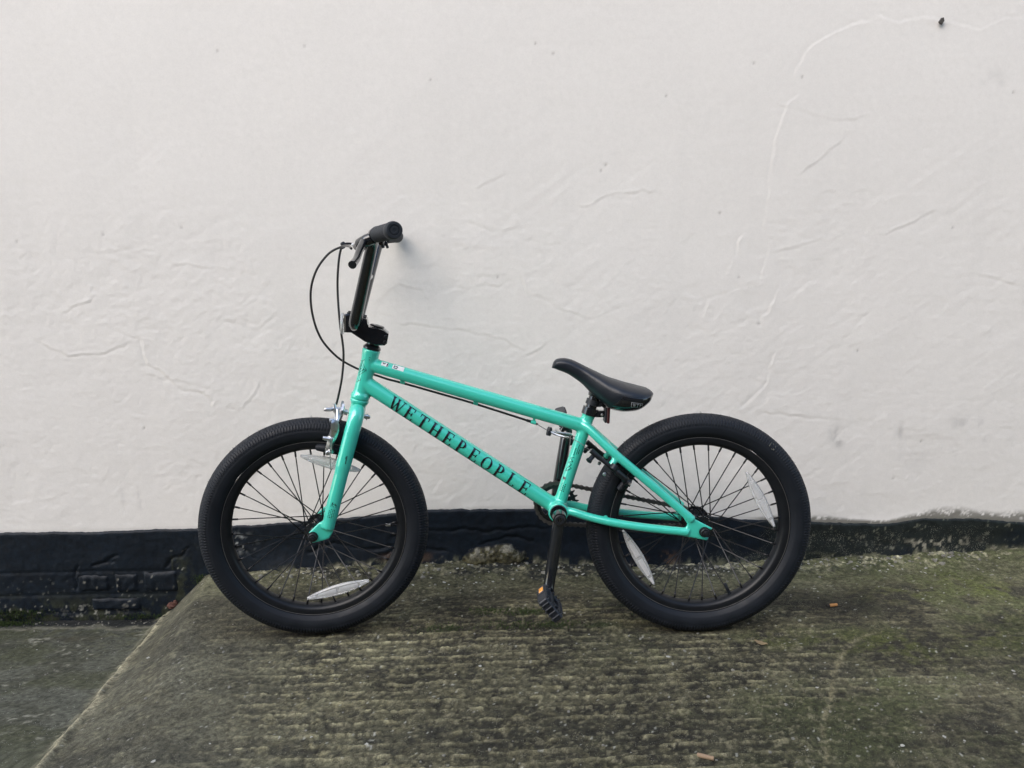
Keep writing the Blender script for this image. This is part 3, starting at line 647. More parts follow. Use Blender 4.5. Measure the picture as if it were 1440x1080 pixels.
# --- decals wrapped round the tubes
def wrapper(P0, P1, r, side=None):
    P0, P1 = Vector(P0), Vector(P1); d = (P1 - P0).normalized(); f = Vector((0, -1, 0)); n = d.cross(f) * -1
    n = Vector((-d.z, 0, d.x))
    def W(x, yy, off=0.0):
        a = yy / r; return P0 + d * x + (f * math.cos(a) + n * math.sin(a)) * (r + .00035 + off)
    return W
def strip(mb, W, p, q, t, off=0.0, n=None, t2=None):
    """thick line from p to q on a wrapped surface"""
    p, q = np.array(p, float), np.array(q, float); e = q - p; L2 = np.linalg.norm(e); e = e / L2; nn = np.array((-e[1], e[0]))
    n = n or max(1, int(L2 / .003)); m = max(1, int(t / .003))
    G = []
    for i in range(n + 1):
        c = p + e * L2 * i / n; tt = t + ((t2 or t) - t) * i / n
        G.append([W(*(c + nn * tt * (j / m - .5)), off) for j in range(m + 1)])
    mb.grid(G)
def arcstrip(mb, W, c, rx, ry, a0, a1, thin, thick, off=0.0, n=24):
    G = []
    for i in range(n + 1):
        a = a0 + (a1 - a0) * i / n; t = thin + (thick - thin) * abs(math.cos(a)) ** 1.5
        G.append([W(c[0] + (rx - t * k) * math.cos(a), c[1] + (ry - (thin + (t - thin) * .3) * k) * math.sin(a), off) for k in (0, .5, 1)])
    mb.grid(G)
TH, SM, TN = .165, .05, .06
GLY = {
 'E': (.64, [((.14,0),(.14,1),TH),((0,.975),(.58,.975),TN),((0,.025),(.62,.025),TN),((.2,.52),(.46,.52),TN),((.56,.99),(.56,.76),TN),((.60,.01),(.60,.26),TN),((.46,.64),(.46,.40),TN)], []),
 'T': (.68, [((.34,0),(.34,1),TH),((0,.975),(.68,.975),TN),((.025,.99),(.025,.74),TN),((.655,.99),(.655,.74),TN),((.18,.02),(.50,.02),TN)], []),
 'H': (.78, [((.14,0),(.14,1),TH),((.64,0),(.64,1),TH),((.2,.52),(.6,.52),TN),((0,.98),(.29,.98),TN),((0,.02),(.29,.02),TN),((.5,.98),(.78,.98),TN),((.5,.02),(.78,.02),TN)], []),
 'P': (.60, [((.14,0),(.14,1),TH),((0,.02),(.31,.02),TN),((0,.98),(.22,.98),TN),((.14,.455),(.28,.455),TN)], [((.24,.72),.33,.275,-math.pi/2,math.pi/2)]),
 'O': (.80, [], [((.40,.5),.39,.51,0,2*math.pi)]),
 'L': (.60, [((.14,0),(.14,1),TH),((0,.98),(.30,.98),TN),((0,.025),(.58,.025),TN),((.56,.01),(.56,.27),TN)], []),
 'W': (1.0, [((.08,1),(.31,0),.14),((.31,0),(.52,.95),.055),((.45,1),(.70,0),.14),((.70,0),(.92,1),.055),((-.05,.98),(.22,.98),TN),((.36,.98),(.58,.98),TN),((.80,.98),(1.04,.98),TN)], []),
}
def write(mb, W, text, x0, pitch, hgt, ybase, base=0.0, mono=True):
    k = 0; x = x0
    for ch in text:
        w, S, A = GLY[ch]; ox = (x - w * hgt / 2) if mono else x
        for (p, q, t) in S:
            k += 1; strip(mb, W, (ox + p[0] * hgt, ybase + p[1] * hgt), (ox + q[0] * hgt, ybase + q[1] * hgt), t * hgt, base + (k % 9) * 2.2e-5)
        for (c, rx, ry, a0, a1) in A:
            k += 1; arcstrip(mb, W, (ox + c[0] * hgt, ybase + c[1] * hgt), rx * hgt, ry * hgt, a0, a1, .06 * hgt, .165 * hgt, base + (k % 9) * 2.2e-5)
        x += pitch if mono else (w + .12) * hgt
DTd = (DT1 - DT0).normalized()
x_first = (Vector((-.6945, 0, .2987)) - DT0).dot(DTd); x_last = (Vector((-.4075, 0, .0976)) - DT0).dot(DTd)
Wd = wrapper(DT0, DT1, .0186)
mb = MB(); write(mb, Wd, "WETHEPEOPLE", x_first, (x_last - x_first) / 10, .0330, -.0165)
lt = sub("lettering", mb, M_decal, frame); lt['label'] = "black serif letters WETHEPEOPLE along the down tube"
Ws = wrapper(ST0, ST1, .0150); LS = (ST1 - ST0).length
mb = MB()
for r_, n_ in ((0, 5), (1, 4), (2, 5)):                      # rows of tiny text low on the seat tube
    for i in range(n_): strip(mb, Ws, (.043 + i * .0042, .011 - r_ * .0042), (.0455 + i * .0042, .011 - r_ * .0042), .0016, n=1)
strip(mb, Ws, (.071, .011), (.077, .011), .008, 0, 2)
for (a, b) in (((.0905, .013), (.102, .002)), ((.0905, .013), (.098, .013)), ((.102, .002), (.106, .010)), ((.098, .013), (.110, .004)), ((.110, .004), (.113, .013)), ((.113, .013), (.118, .003)), ((.118, .003), (.124, .012)), ((.124, .012), (.128, .003))):
    strip(mb, Ws, a, b, .0009, 5e-5, 3)
for i in range(6): strip(mb, Ws, (.1325 + i * .0032, .006), (.1345 + i * .0032, .006), .0020, n=1)
strip(mb, Ws, (.136, .001), (.160, .001), .0010, 3e-5)
for i in range(3): strip(mb, Ws, (.138 + i * .004, -.003), (.141 + i * .004, -.003), .0014, n=1)
sub("seat_tube_print", mb, M_decal, frame)
Wh = wrapper(HT1, HT0, .0184)
mb = MB()                                                     # line-drawn triangles on the side of the head tube
c0 = -.0125
ln = [((.030, -.012), (.047, .004)), ((.047, .004), (.064, -.012)), ((.030, -.012), (.030, -.022)), ((.036, -.014), (.047, -.002)), ((.047, -.002), (.058, -.014)), ((.041, -.016), (.047, -.009)), ((.047, -.009), (.053, -.016)),
      ((.047, .004), (.047, -.024)), ((.064, -.012), (.072, -.004)), ((.072, -.004), (.080, -.014)), ((.030, -.012), (.064, -.012)), ((.036, -.017), (.060, -.017)), ((.070, -.014), (.076, -.008)), ((.030, -.012), (.024, -.005))]
for i, (a, b) in enumerate(ln): strip(mb, Wh, (a[0], a[1] - .002), (b[0], b[1] - .002), .0009, i * 1.2e-5)
sub("head_badge", mb, M_faint, frame)
mb = MB()
for xx in (.0165, .0225): mb.lathe([(0, .0011), (.0006, .0010)], Wh(xx, .003), Wh(xx, .003, 1) - Wh(xx, .003), 10)
sub("head_tube_dots", mb, M_decal, frame)
Wt = wrapper(TT0, TT1, .0166)
def sticker(x0, x1, y0, y1, marks):
    mb = MB(); strip(mb, Wt, (x0, (y0 + y1) / 2), (x1, (y0 + y1) / 2), y1 - y0, 0); s_ = sub("sticker", mb, M_white, frame)
    mb = MB()
    for i, (a, b, t) in enumerate(marks): strip(mb, Wt, a, b, t, 1.5e-4 + i * 2e-5, 3)
    sub("sticker_print", mb, M_decal, frame)
sticker(.020, .036, .0075, .0175, [((.0230, .0150), (.026, .0120), .0020), ((.026, .0120), (.0290, .0155), .0020), ((.0335, .0080), (.0345, .0175), .0024)])
sticker(.046, .073, .0070, .0190, [((.050, .0095), (.0570, .0095), .0018), ((.050, .0095), (.050, .0165), .0018), ((.0570, .0095), (.0570, .015), .0018), ((.050, .015), (.0570, .015), .0018)])
mb = MB(); strip(mb, Wt, (.392, .0205), (.410, .0170), .0006); strip(mb, Wt, (.410, .0170), (.424, .0205), .0006, 2e-5); sub("top_tube_print", mb, M_faint, frame)

# --- headset, stem, bars
mb = MB(); mb.lathe([(0, .0205), (.004, .0205), (.009, .0165), (.0105, .0145), (.0165, .0145), (.0165, .0165), (.022, .0165)], HT1 + KAX * .0008, KAX, 36); part("headset", mb, M_black, STEER)
stem_pts = [(-.8090, .5050), (-.8108, .4650), (-.7950, .4640), (-.7660, .4430), (-.7420, .4335), (-.7230, .4330), (-.7172, .4370), (-.7125, .4590), (-.7200, .4660), (-.7285, .4700), (-.7560, .4760), (-.7585, .4840), (-.7590, .4930), (-.7690, .4985), (-.8020, .5065)]
mb = MB(); n = len(stem_pts); c = np.mean(stem_pts, 0)
inn = [tuple(c + (np.array(p) - c) * .93) for p in stem_pts]
V = [(p[0], v, p[1]) for v, P in ((-.0268, inn), (-.0240, stem_pts), (.0240, stem_pts), (.0268, inn)) for p in P]
F = [tuple(range(n)), tuple(reversed(range(3 * n, 4 * n)))] + [(k * n + i, (k + 1) * n + i, (k + 1) * n + (i + 1) % n, k * n + (i + 1) % n) for k in range(3) for i in range(n)]
mb.add(V, F); stem = part("stem", mb, M_black, STEER, auto=25)
fd = Vector((.97, 0, -.24)).normalized()
for v in (-.016, .016):
    for (u, w) in ((-.7985, .5055), (-.7660, .4965)):
        mb = MB(); mb.lathe([(-.002, .0048), (.0030, .0048), (.0036, .0040), (.0036, .0022), (.0016, .0022)], (u, v, w), KAX, 16); sub("bolt", mb, M_satin, stem)
for (u, w) in ((-.7188, .4530), (-.7215, .4405)):
    mb = MB(); mb.lathe([(0, .0042), (.0022, .0042), (.0028, .0036), (.0028, .0020), (.001, .0020)], (u, -.0265, w), (0, -1, 0), 16); sub("bolt", mb, M_satin, stem)
mb = MB(); mb.lathe([(0, .0165), (.003, .0165), (.0045, .014), (.0045, .005), (.002, .004)], onaxis(.4715) + KAX * .002, KAX, 28); sub("stem_cap", mb, M_black, stem)
mb = MB()
mb.plate([(-.8118, .4950), (-.8090, .4945), (-.8080, .4750), (-.8112, .4745)], -.010, .010)
fr_b = part("reflector_bracket", mb, M_plastic, STEER)
mb = MB(); mb.lathe([(0, .023), (.002, .0250), (.005, .0250), (.0065, .022)], (-.8125, 0, .4825), (-1, 0, .06), 32); o = sub("front_reflector", mb, M_clear, fr_b)
o['label'] = "round clear front reflector seen edge on"

barh = [(-.786, 0, .4815), (-.7860, -.052, .4810), (-.7300, -.190, .6640), (-.7300, -.200, .6715), (-.6885, -.345, .6806)]
def mir(P, s): return [(p[0], p[1] * s, p[2]) for p in P]
mb = MB()
for s in (1, -1):
    P = fillet(mir([barh[0], barh[1], (-.7300, -.1900, .6745), barh[4]], s), .045, 9)
    mb.sweep(P, [.0136 if p[2] < .57 else .0136 - .0022 * min(1, (p[2] - .57) / .09) for p in P], 20)
mb.sweep([(-.7545, -.127, .5850), (-.7545, .127, .5850)], .0085, 16)
hb = part("handlebar", mb, M_black, STEER)
gd = (Vector((-.6885, -.345, .6806)) - Vector((-.7300, -.19, .6745))).normalized()
GE = Vector((-.6875, -.350, .6808))
for s in (1, -1):
    mb = MB(); prof = [(0, .0150), (.002, .0160)]
    x = .004
    while x < .108:
        prof += [(x, .0152), (x + .0022, .0158), (x + .0034, .0158)]; x += .0042
    prof += [(.112, .0160), (.118, .0168), (.124, .0168), (.129, .0160), (.1315, .0145), (.1318, .0105), (.1300, .0100), (.1300, .0078), (.1312, .0072), (.1312, .0040), (.1302, .0036)]
    gdir = Vector((gd.x, gd.y * s, gd.z)); ge = Vector((GE.x, GE.y * s, GE.z))
    mb.lathe(prof, ge - gdir * .1318, gdir, 32); sub("grip", mb, M_grip, hb)
    # lever: clamp band, perch, blade
    pc = Vector((-.7335, -.188 * s, .6680))
    mb = MB(); gq = ge - gdir * .149
    mb.lathe([(-.006, .0145), (.006, .0145)], gq, gdir, 24)
    mb.sweep(spline([gq + Vector((-.006, .004 * s, -.006)), gq + Vector((-.022, .010 * s, -.012)), gq + Vector((-.034, .026 * s, -.018)), gq + Vector((-.040, .042 * s, -.022))], 5), [.0125] * 5 + [.0118] * 5 + [.0085] * 6, 14)
    mb.box(gq + Vector((.010, 0, -.015)), (.010, .012, .010), None, .002)
    lv = part("brake_lever", mb, M_black, STEER)
    mb = MB(); bl = spline([gq + Vector((-.024, .006 * s, -.012)), gq + Vector((-.031, -.030 * s, -.030)), gq + Vector((-.036, -.062 * s, -.046)), gq + Vector((-.042, -.095 * s, -.056))], 6)
    mb.sweep(bl, [.0078] * 6 + [.0070] * 6 + [.0072] * 6 + [.0080], 14); sub("lever_blade", mb, M_black, lv)
    mb = MB(); a = gq + Vector((-.038, .040 * s, -.020)); dr = Vector((-.75, .85 * s, .12)).normalized()
    mb.lathe([(0, .0045), (.005, .0045), (.005, .0058), (.008, .0058), (.008, .0042), (.016, .0040), (.017, .003)], a, dr, 16); sub("barrel_adjuster", mb, M_steel, lv)
    mb = MB(); mb.lathe([(0, .0035), (.006, .0035), (.007, .0025)], gq + Vector((.012, 0, -.019)), (.3, 0, -1), 12); sub("bolt", mb, M_satin, lv)

# --- fork
fk = MB()
fk.lathe([(-.006, .0195), (.000, .0222), (.005, .0222)], onaxis(.3040), KAX, 36)
fk.lathe([(-.034, .0175), (.004, .0175)], onaxis(.3000), KAX, 32)
for s in (1, -1):
    LP = [(-.7895, -.026 * s, .2900), (-.7915, -.042 * s, .2760), (-.8050, -.0515 * s, .2320), (-.8293, -.0550 * s, .1490), (-.8600, -.0580 * s, .0420), (-.8655, -.0582 * s, .0220)]
    fk.sweep(spline(LP, 6), [.0178] * 12 + [.0174] * 6 + [.0160] * 6 + [.0148] * 7, 26)
    fk.plate([(-.858, .048), (-.872, .0430), (-.8868, .0345), (-.9085, .0140), (-.9095, .0080), (-.9000, .0000), (-.9060, -.0060), (-.9010, -.0110), (-.8850, -.0085), (-.8640, -.0030), (-.8540, .0120), (-.852, .030)], -.0605 * s, -.0535 * s)
fork = part("fork", fuse(fk.mesh("fork"), .0021, 8), M_mint, STEER); fork['label'] = "mint green fork with two straight legs"
Wf = wrapper((-.8600, -.0580, .0420), (-.8293, -.0550, .1490), .0168)
Wfk = lambda x, yy, off=0: Wf(x, yy, off) + Vector((0, -.0545 - 0.0045, 0)) * 0
def Wleg(x, yy, off=0.0):
    P0 = Vector((-.8600, -.0580, .0420)); d = (Vector((-.8293, -.0550, .1490)) - P0).normalized(); a = yy / .0152
    n_ = Vector((-d.z, 0, d.x)); return P0 + d * x + (Vector((0, -1, 0)) * math.cos(a) + n_ * math.sin(a)) * (.0160 + off)
mb = MB()
for c_ in range(4):
    for i in range(6):
        if (c_, i) not in ((0, 5), (3, 0)): strip(mb, Wleg, (.010 + i * .0036, .0055 - c_ * .0036), (.0122 + i * .0036, .0055 - c_ * .0036), .0014, n=1)
for i, (a, b) in enumerate((((.036, .005), (.047, .002)), ((.036, -.001), (.044, .004)), ((.044, .004), (.040, -.006)), ((.036, -.006), (.040, -.006)), ((.045, -.002), (.040, -.007)))): strip(mb, Wleg, a, b, .0010, i * 2e-5, 3)
sub("fork_print", mb, M_decal, fork)
mb = MB(); strip(mb, Wleg, (.139, -.0035), (.158, -.0025), .0016, .0017, 4); strip(mb, Wleg, (.150, -.0010), (.156, -.0008), .0010, .0018, 3); sub("scuff_mark", mb, M_faint, fork)

# --- wheels
def tyre_mesh():
    lug = 232; nA = lug * 6; nS = 58
    A = np.linspace(0, 2 * np.pi, nA, endpoint=False)
    S = np.linspace(-2.42, 2.42, nS)                       # angle round the section, 0 at the tread centre
    AA, SS = np.meshgrid(A, S, indexing='ij')
    r = np.ones_like(AA) * TR
    a = np.abs(SS)
    ph_ = (AA / (2 * np.pi) * lug) % 1.0
    ph2 = (AA / (2 * np.pi) * lug / 2 + .5 * (SS > 0)) % 1.0
    sh = ((ph_ > .30) & (ph_ < .95))
    tread = np.where(a < .16, .0014, 0)
    tread = np.where((a >= .20) & (a < .52), np.where((ph2 > .12) & (ph2 < .92), .0014, 0), tread)
    tread = np.where((a >= .55) & (a < .74), np.where(((ph_ + .5) % 1 > .25), .0014, 0), tread)
    tread = np.where((a >= .79) & (a < 1.28), np.where(sh, .0019, 0), tread)
    tread = np.where((a >= 1.46) & (a < 1.50), .0004, tread); tread = np.where((a >= 1.95) & (a < 2.02), .0005, tread)
    r = TR - .0012 + tread
    R_ = RT + r * np.cos(SS); v = r * np.sin(SS) * (1 + .03 * np.cos(SS))
    V = np.stack([R_ * np.cos(AA), v, R_ * np.sin(AA)], -1).reshape(-1, 3)
    me = bpy.data.meshes.new("tyre")
    i = np.arange(nA)[:, None] * nS + np.arange(nS - 1)[None, :]; j = (i + nS) % (nA * nS)
    q = np.stack([i, i + 1, j + 1, j], -1).reshape(-1, 4)
    me.vertices.add(len(V)); me.vertices.foreach_set('co', V.ravel().astype(np.float32))
    me.loops.add(q.size); me.loops.foreach_set('vertex_index', q.ravel().astype(np.int32))
    me.polygons.add(len(q)); me.polygons.foreach_set('loop_start', (np.arange(len(q)) * 4).astype(np.int32))
    me.polygons.foreach_set('use_smooth', [True] * len(q)); me.update(calc_edges=True); me.validate()
    me.set_sharp_from_angle(angle=math.radians(50)); me.materials.append(M_rubber); return me
TYRE = tyre_mesh()
mb = MB()
prof = [(-.0172, .2105), (-.0150, .2105), (-.0145, .2010), (-.0060, .1965), (.0060, .1965), (.0145, .2010), (.0150, .2105), (.0172, .2105), (.0176, .2095), (.0172, .2000), (.0150, .1955), (.0090, .1915), (.0040, .1895), (-.0040, .1895), (-.0090, .1915), (-.0150, .1955), (-.0172, .2000), (-.0176, .2095)]
mb.lathe(prof, (0, 0, 0), (0, 1, 0), 180, True)
RIM = mb.mesh("wheel", True, 40)
mb = MB()
for s_ in (-1, 1): mb.lathe([(s_ * .0170 + .0009 * math.cos(a), .2102 + .0009 * math.sin(a)) for a in np.linspace(0, 2 * math.pi, 7)[:-1]], (0, 0, 0), (0, 1, 0), 150, True)
REDGE = mb.mesh("rim_edge"); REDGE.materials.append(M_wire); RIM.materials.append(M_rim)
mb = MB()
for i in range(210):
    t = random.uniform(0, 2 * math.pi); s_ = random.choice((-1.05, -.72, -.3, .3, .72, 1.05)) + random.uniform(-.05, .05)
    er = Vector((math.cos(t), 0, math.sin(t))); d = er * math.cos(s_) + Vector((0, math.sin(s_), 0)); p = er * RT + d * (TR - .0005)
    d2 = (d + Vector((random.uniform(-.3, .3), random.uniform(-.3, .3), random.uniform(-.3, .3)))).normalized()
    mb.sweep([p, p + d2 * random.uniform(.0025, .0055)], [.00045, .0002], 4)
NIBS = mb.mesh("rubber_nibs"); NIBS.materials.append(M_rubber)
def spoke_mesh(sgn_side, lead, fl_r, fl_v):
    """rim end on +u, hub end rotated by about a right angle less the tangent"""
    mb = MB(); a = math.radians(62) * lead
    p0 = Vector((.1895, .003 * sgn_side, 0)); out = .0022 if lead > 0 else -.0004
    p1 = Vector((fl_r * math.cos(a), (fl_v + out) * sgn_side, fl_r * math.sin(a)))
    d = (p1 - p0).normalized()
    mb.sweep([p0, p0 + d * .0125, p0 + d * .0126, p1], [.0023, .0023, .0013, .0013], 8)
    me = mb.mesh("spoke"); me.materials.append(M_spoke); return me
def make_wheel(mw, rear):
    w = part("wheel", RIM, M_rim, mw)
    sub("tyre", TYRE, M_rubber, w); nb = sub("rubber_nibs", NIBS, M_rubber, w); nb['kind'] = 'stuff'
    sub("rim_edge", REDGE, M_wire, w)
    fv = .030; fr_ = .0235 if rear else .0190
    mb = MB()
    if rear:
        pr_ = [(-.052, .008), (-.046, .010), (-.0335, .0135), (-.0325, .0275), (-.0285, .0275), (-.026, .0155), (0, .0140), (.022, .0150), (.026, .0275), (.0300, .0275), (.0315, .0330), (.0350, .0330), (.0355, .020), (.050, .012)]
    else:
        pr_ = [(-.050, .008), (-.045, .0105), (-.0335, .0125), (-.0325, .0225), (-.0285, .0225), (-.026, .0130), (0, .0115), (.026, .0130), (.0285, .0225), (.0325, .0225), (.0335, .0125), (.045, .0105), (.050, .008)]
    mb.lathe(pr_, (0, 0, 0), (0, 1, 0), 36); hub = sub("hub", mb, M_black, w)
    # axle ends with nuts and washers
    for s in (-1, 1):
        mb = MB(); e = .0605
        mb.lathe([(e, .0118), (e + .0018, .0122), (e + .0030, .0118), (e + .0034, .0098), (e + .0095, .0096), (e + .0105, .0086), (e + .0105, .0055), (e + .0155, .0055), (e + .0160, .0046)], (0, 0, 0), (0, s, 0), 24); 
        sub("axle_nut", mb, M_satin, w)
    ms = {(sd, ld): spoke_mesh(sd, ld, fr_, fv) for sd in (-1, 1) for ld in (-1, 1)}
    for k in range(36):
        sd = 1 if k % 2 else -1; ld = 1 if (k // 2) % 2 else -1
        sub("spoke", ms[(sd, ld)], M_spoke, w, mw=Matrix.Rotation(-math.radians(10 * k + (4 if rear else 1)), 4, 'Y'))
    return w
fwheel = make_wheel(STEER @ Matrix.Translation(FC), False); fwheel['label'] = "front wheel with two clear spoke reflectors"
rwheel = make_wheel(FIX, True); rwheel['label'] = "rear wheel with two clear spoke reflectors"
def spoke_reflector(w, a, b):
    a, b = Vector((a[0], 0, a[1])), Vector((b[0], 0, b[1])); d = (b - a).normalized(); n_ = Vector((-d.z, 0, d.x)); Lr = (b - a).length; c_ = (a + b) / 2
    def outline(hw, cut, k=17):
        top = []
        for i in range(k):
            t = -1 + 2 * i / (k - 1); top.append((t * Lr / 2 * cut, hw * (1 - .82 * abs(t) ** 2.0)))
        return top + [(x, -y_) for x, y_ in reversed(top)]
    mb = MB(); lev = [(-.0045, outline(.0105, .985)), (-.0075, outline(.0125, 1.0)), (-.0125, outline(.0125, 1.0)), (-.0150, outline(.0098, .97))]
    V = []; k = len(lev[0][1])
    for v, P in lev: V += [c_ + d * x + n_ * y_ + Vector((0, v, 0)) for x, y_ in P]
    F = [tuple(range(k)), tuple(reversed(range(3 * k, 4 * k)))] + [(l * k + i, (l + 1) * k + i, (l + 1) * k + (i + 1) % k, l * k + (i + 1) % k) for l in range(3) for i in range(k)]
    mb.add(V, F)
    # clear tip caps and the central clip
    r_ = sub("spoke_reflector", mb, M_clear, w, auto=30)
    return r_, c_, d, n_, Lr
def reflector_full(w, a, b):
    r_, c_, d, n_, Lr = spoke_reflector(w, a, b)
    mb = MB()
    for (x0, x1) in ((-.47, -.36), (-.32, -.025), (.025, .32), (.36, .47)):
        G = []
        for i in range(5):
            x = (x0 + (x1 - x0) * i / 4) * Lr; hw = .0062 * (1 - .75 * (2 * abs(x) / Lr) ** 2)
            G.append([c_ + d * x + n_ * (hw * t) + Vector((0, -.0153 - .0008 * (1 - abs(t)), 0)) for t in (-1, -.5, 0, .5, 1)])
        mb.grid(G)
    o = link("reflector_prism", mb.mesh("reflector_prism"), M_prism, w, I4)
    return r_
reflector_full(fwheel, (-.0243, .1778), (.1102, .1356)); reflector_full(fwheel, (-.0274, -.1709), (.1183, -.1366))
reflector_full(rwheel, (.1077, .1256), (.1762, -.0068)); reflector_full(rwheel, (-.1786, -.0103), (-.1038, -.1437))
def valve(w, ang, cap_m):
    d = Vector((math.cos(ang), 0, math.sin(ang))); mb = MB()
    mb.lathe([(0, .0038), (.014, .0034), (.015, .0026), (.017, .0026)], d * .1895, -d, 14); vv = sub("valve", mb, M_rubber, w)
    mb = MB(); mb.lathe([(.016, .0036), (.026, .0034), (.028, .0024)], d * .1895, -d, 14); sub("valve_cap", mb, cap_m, w)
valve(fwheel, math.atan2(-.0045, .2119), M_steel); valve(rwheel, math.atan2(-.1977, .0893), M_plastic)
# scuff mark on the rear tyre
mb = MB(); t0 = math.atan2(.1872, .1576)
def Wty(x, yy, off=0):
    t = t0 - x / .24; s_ = -1.02 + yy / TR; er = Vector((math.cos(t), 0, math.sin(t))); return er * RT + (er * math.cos(s_) + Vector((0, math.sin(s_), 0))) * (TR + .0006 + off)
for i, (a, b) in enumerate((((-.006, -.006), (-.004, .006)), ((-.004, .006), (.008, .004)), ((.008, .004), (.010, -.004)), ((.010, -.004), (.002, -.008)), ((.003, -.002), (.009, -.007)))): strip(mb, Wty, a, b, .0022, i * 3e-5, 3)
M_scuff = mat("dried mud scuff", (.12, .12, .10), .9, var=.5, vscale=300)
sub("scuff", mb, M_scuff, rwheel)

# --- seat post, clamp, saddle
sdir = (ST1 - ST0).normalized()
mb = MB(); mb.lathe([(-.008, .0182), (.0095, .0182)], ST1 + sdir * .004, sdir, 32)
mb.box(ST1 + sdir * .004 + Vector((.0225, 0, -.0055)), (.021, .019, .0150), None, .002)
scl = part("seat_clamp", mb, M_black, FIX)
mb = MB(); mb.lathe([(0, .0030), (.002, .0030), (.0024, .0022)], ST1 + sdir * .004 + Vector((.0270, -.0095, -.0070)), (0, -1, 0), 12); sub("bolt", mb, M_steel, scl)
pt = ST1 + sdir * .052
mb = MB(); mb.sweep([ST1, ST1 + sdir * .030, pt], .0127, 24)
mb.sweep([pt - sdir * .012, pt + sdir * .012], [.0155, .021], 20)
part("seatpost", mb, M_black, FIX)
UT = [(-.3420, .3745), (-.3400, .3850), (-.3340, .3925), (-.3238, .3965), (-.3075, .3962), (-.2929, .3915), (-.2538, .3710), (-.2130, .3508), (-.1722, .3372), (-.1400, .3285), (-.1220, .3235), (-.1130, .3180), (-.1108, .3140)]
UB = [(-.3420, .3740), (-.3350, .3722), (-.3046, .3600), (-.2730, .3372), (-.2557, .3175), (-.2288, .2935), (-.2105, .2790), (-.1821, .2730), (-.1489, .2760), (-.1282, .2880), (-.1168, .3050), (-.1108, .3130)]
UH = [(-.3420, .0040), (-.3400, .0130), (-.3340, .0185), (-.3200, .0220), (-.3000, .0235), (-.2750, .0275), (-.2500, .0400), (-.2250, .0555), (-.1950, .0690), (-.1650, .0720), (-.1400, .0660), (-.1220, .0500), (-.1130, .0300), (-.1108, .0080)]
us = np.concatenate([np.linspace(-.342, -.330, 7), np.linspace(-.327, -.125, 44), np.linspace(-.122, -.1108, 8)])
zt = np.interp(us, *np.array(UT).T); zb = np.interp(us, *np.array(UB).T); hw = np.interp(us, *np.array(UH).T)
def smooth1(a):
    for _ in range(3): a[1:-1] = .25 * a[:-2] + .5 * a[1:-1] + .25 * a[2:]
    return a
zt, zb, hw = smooth1(zt), smooth1(zb), smooth1(hw)
NSEC = 44
def sad_pt(i, th, off=0.0):
    cs, sn = math.cos(th), math.sin(th); e = 2 / 2.5
    zc = (zt[i] * .55 + zb[i] * .45); hu, hd = zt[i] - zc, zc - zb[i]
    y_ = (hw[i] + off) * math.copysign(abs(cs) ** e, cs)
    z_ = zc + ((hu + off) * abs(sn) ** e if sn >= 0 else -(hd + off) * abs(sn) ** e)
    if sn < 0: y_ *= 1 - .05 * abs(sn)
    return Vector((us[i], y_, z_))
mb = MB(); V = []
for i in range(len(us)):
    for j in range(NSEC): V.append(sad_pt(i, 2 * math.pi * j / NSEC))
nU = len(us)
F = [(i * NSEC + j, i * NSEC + (j + 1) % NSEC, (i + 1) * NSEC + (j + 1) % NSEC, (i + 1) * NSEC + j) for i in range(nU - 1) for j in range(NSEC)] + [tuple(reversed(range(NSEC))), tuple((nU - 1) * NSEC + j for j in range(NSEC))]
mb.add(V, F); saddle = part("saddle", mb, M_saddle, FIX, auto=None)
saddle['label'] = "black padded saddle tilted nose up"
mb = MB()                                                  # glossy bumper wrapped round the lower rear
for sgn in (1, -1):
    G = []
    for i in range(nU):
        if us[i] < -.212 or us[i] > -.1115: continue
        f_ = min(1, max(0, (us[i] + .212) / .024)); t1 = -.02 - .62 * (1 - f_)
        G.append([sad_pt(i, (math.pi - t if sgn > 0 else t), .0011 if 0 < k < 12 else -.0004) for k, t in enumerate(np.linspace(t1 + .18 * f_, -1.35, 13))])
    mb.grid(G)
sub("rear_bumper", mb, M_black, saddle)
def sad_side(u, w):
    i = int(np.abs(us - u).argmin()); best = min(np.linspace(math.pi - .6, math.pi + 1.3, 200), key=lambda t: abs(sad_pt(i, t).z - w))
    p = sad_pt(i, best, .0019); return Vector((u, p.y, w))
def Wtag(x, yy, off=0): return sad_side(-.1695 + x, .3030 - .0045 * (x / .026) + yy) + Vector((0, -off - .0002, 0))
mb = MB()
for i, (a, b) in enumerate((((0, 0), (.0255, 0)), ((.0255, 0), (.0255, -.0115)), ((.0255, -.0115), (0, -.0115)), ((0, -.0115), (0, 0)))): strip(mb, Wtag, a, b, .0009, i * 3e-5, 6)
k = 0
for ch, x0 in (('W', .003), ('T', .0118), ('P', .0188)):
    w_, S, A = GLY[ch]; H_ = .0078
    for (p, q, t) in S:
        k += 1; strip(mb, Wtag, (x0 + p[0] * H_ * .85, -.0098 + p[1] * H_), (x0 + q[0] * H_ * .85, -.0098 + q[1] * H_), max(t, .11) * H_, 2e-4 + k * 2e-5, 4)
    for (c_, rx, ry, a0, a1) in A: arcstrip(mb, Wtag, (x0 + c_[0] * H_ * .85, -.0098 + c_[1] * H_), rx * H_, ry * H_, a0, a1, .1 * H_, .16 * H_, 2e-4)
tg = sub("saddle_tag", mb, M_tagw, saddle); tg['label'] = "small framed tag reading WTP on the saddle's side"
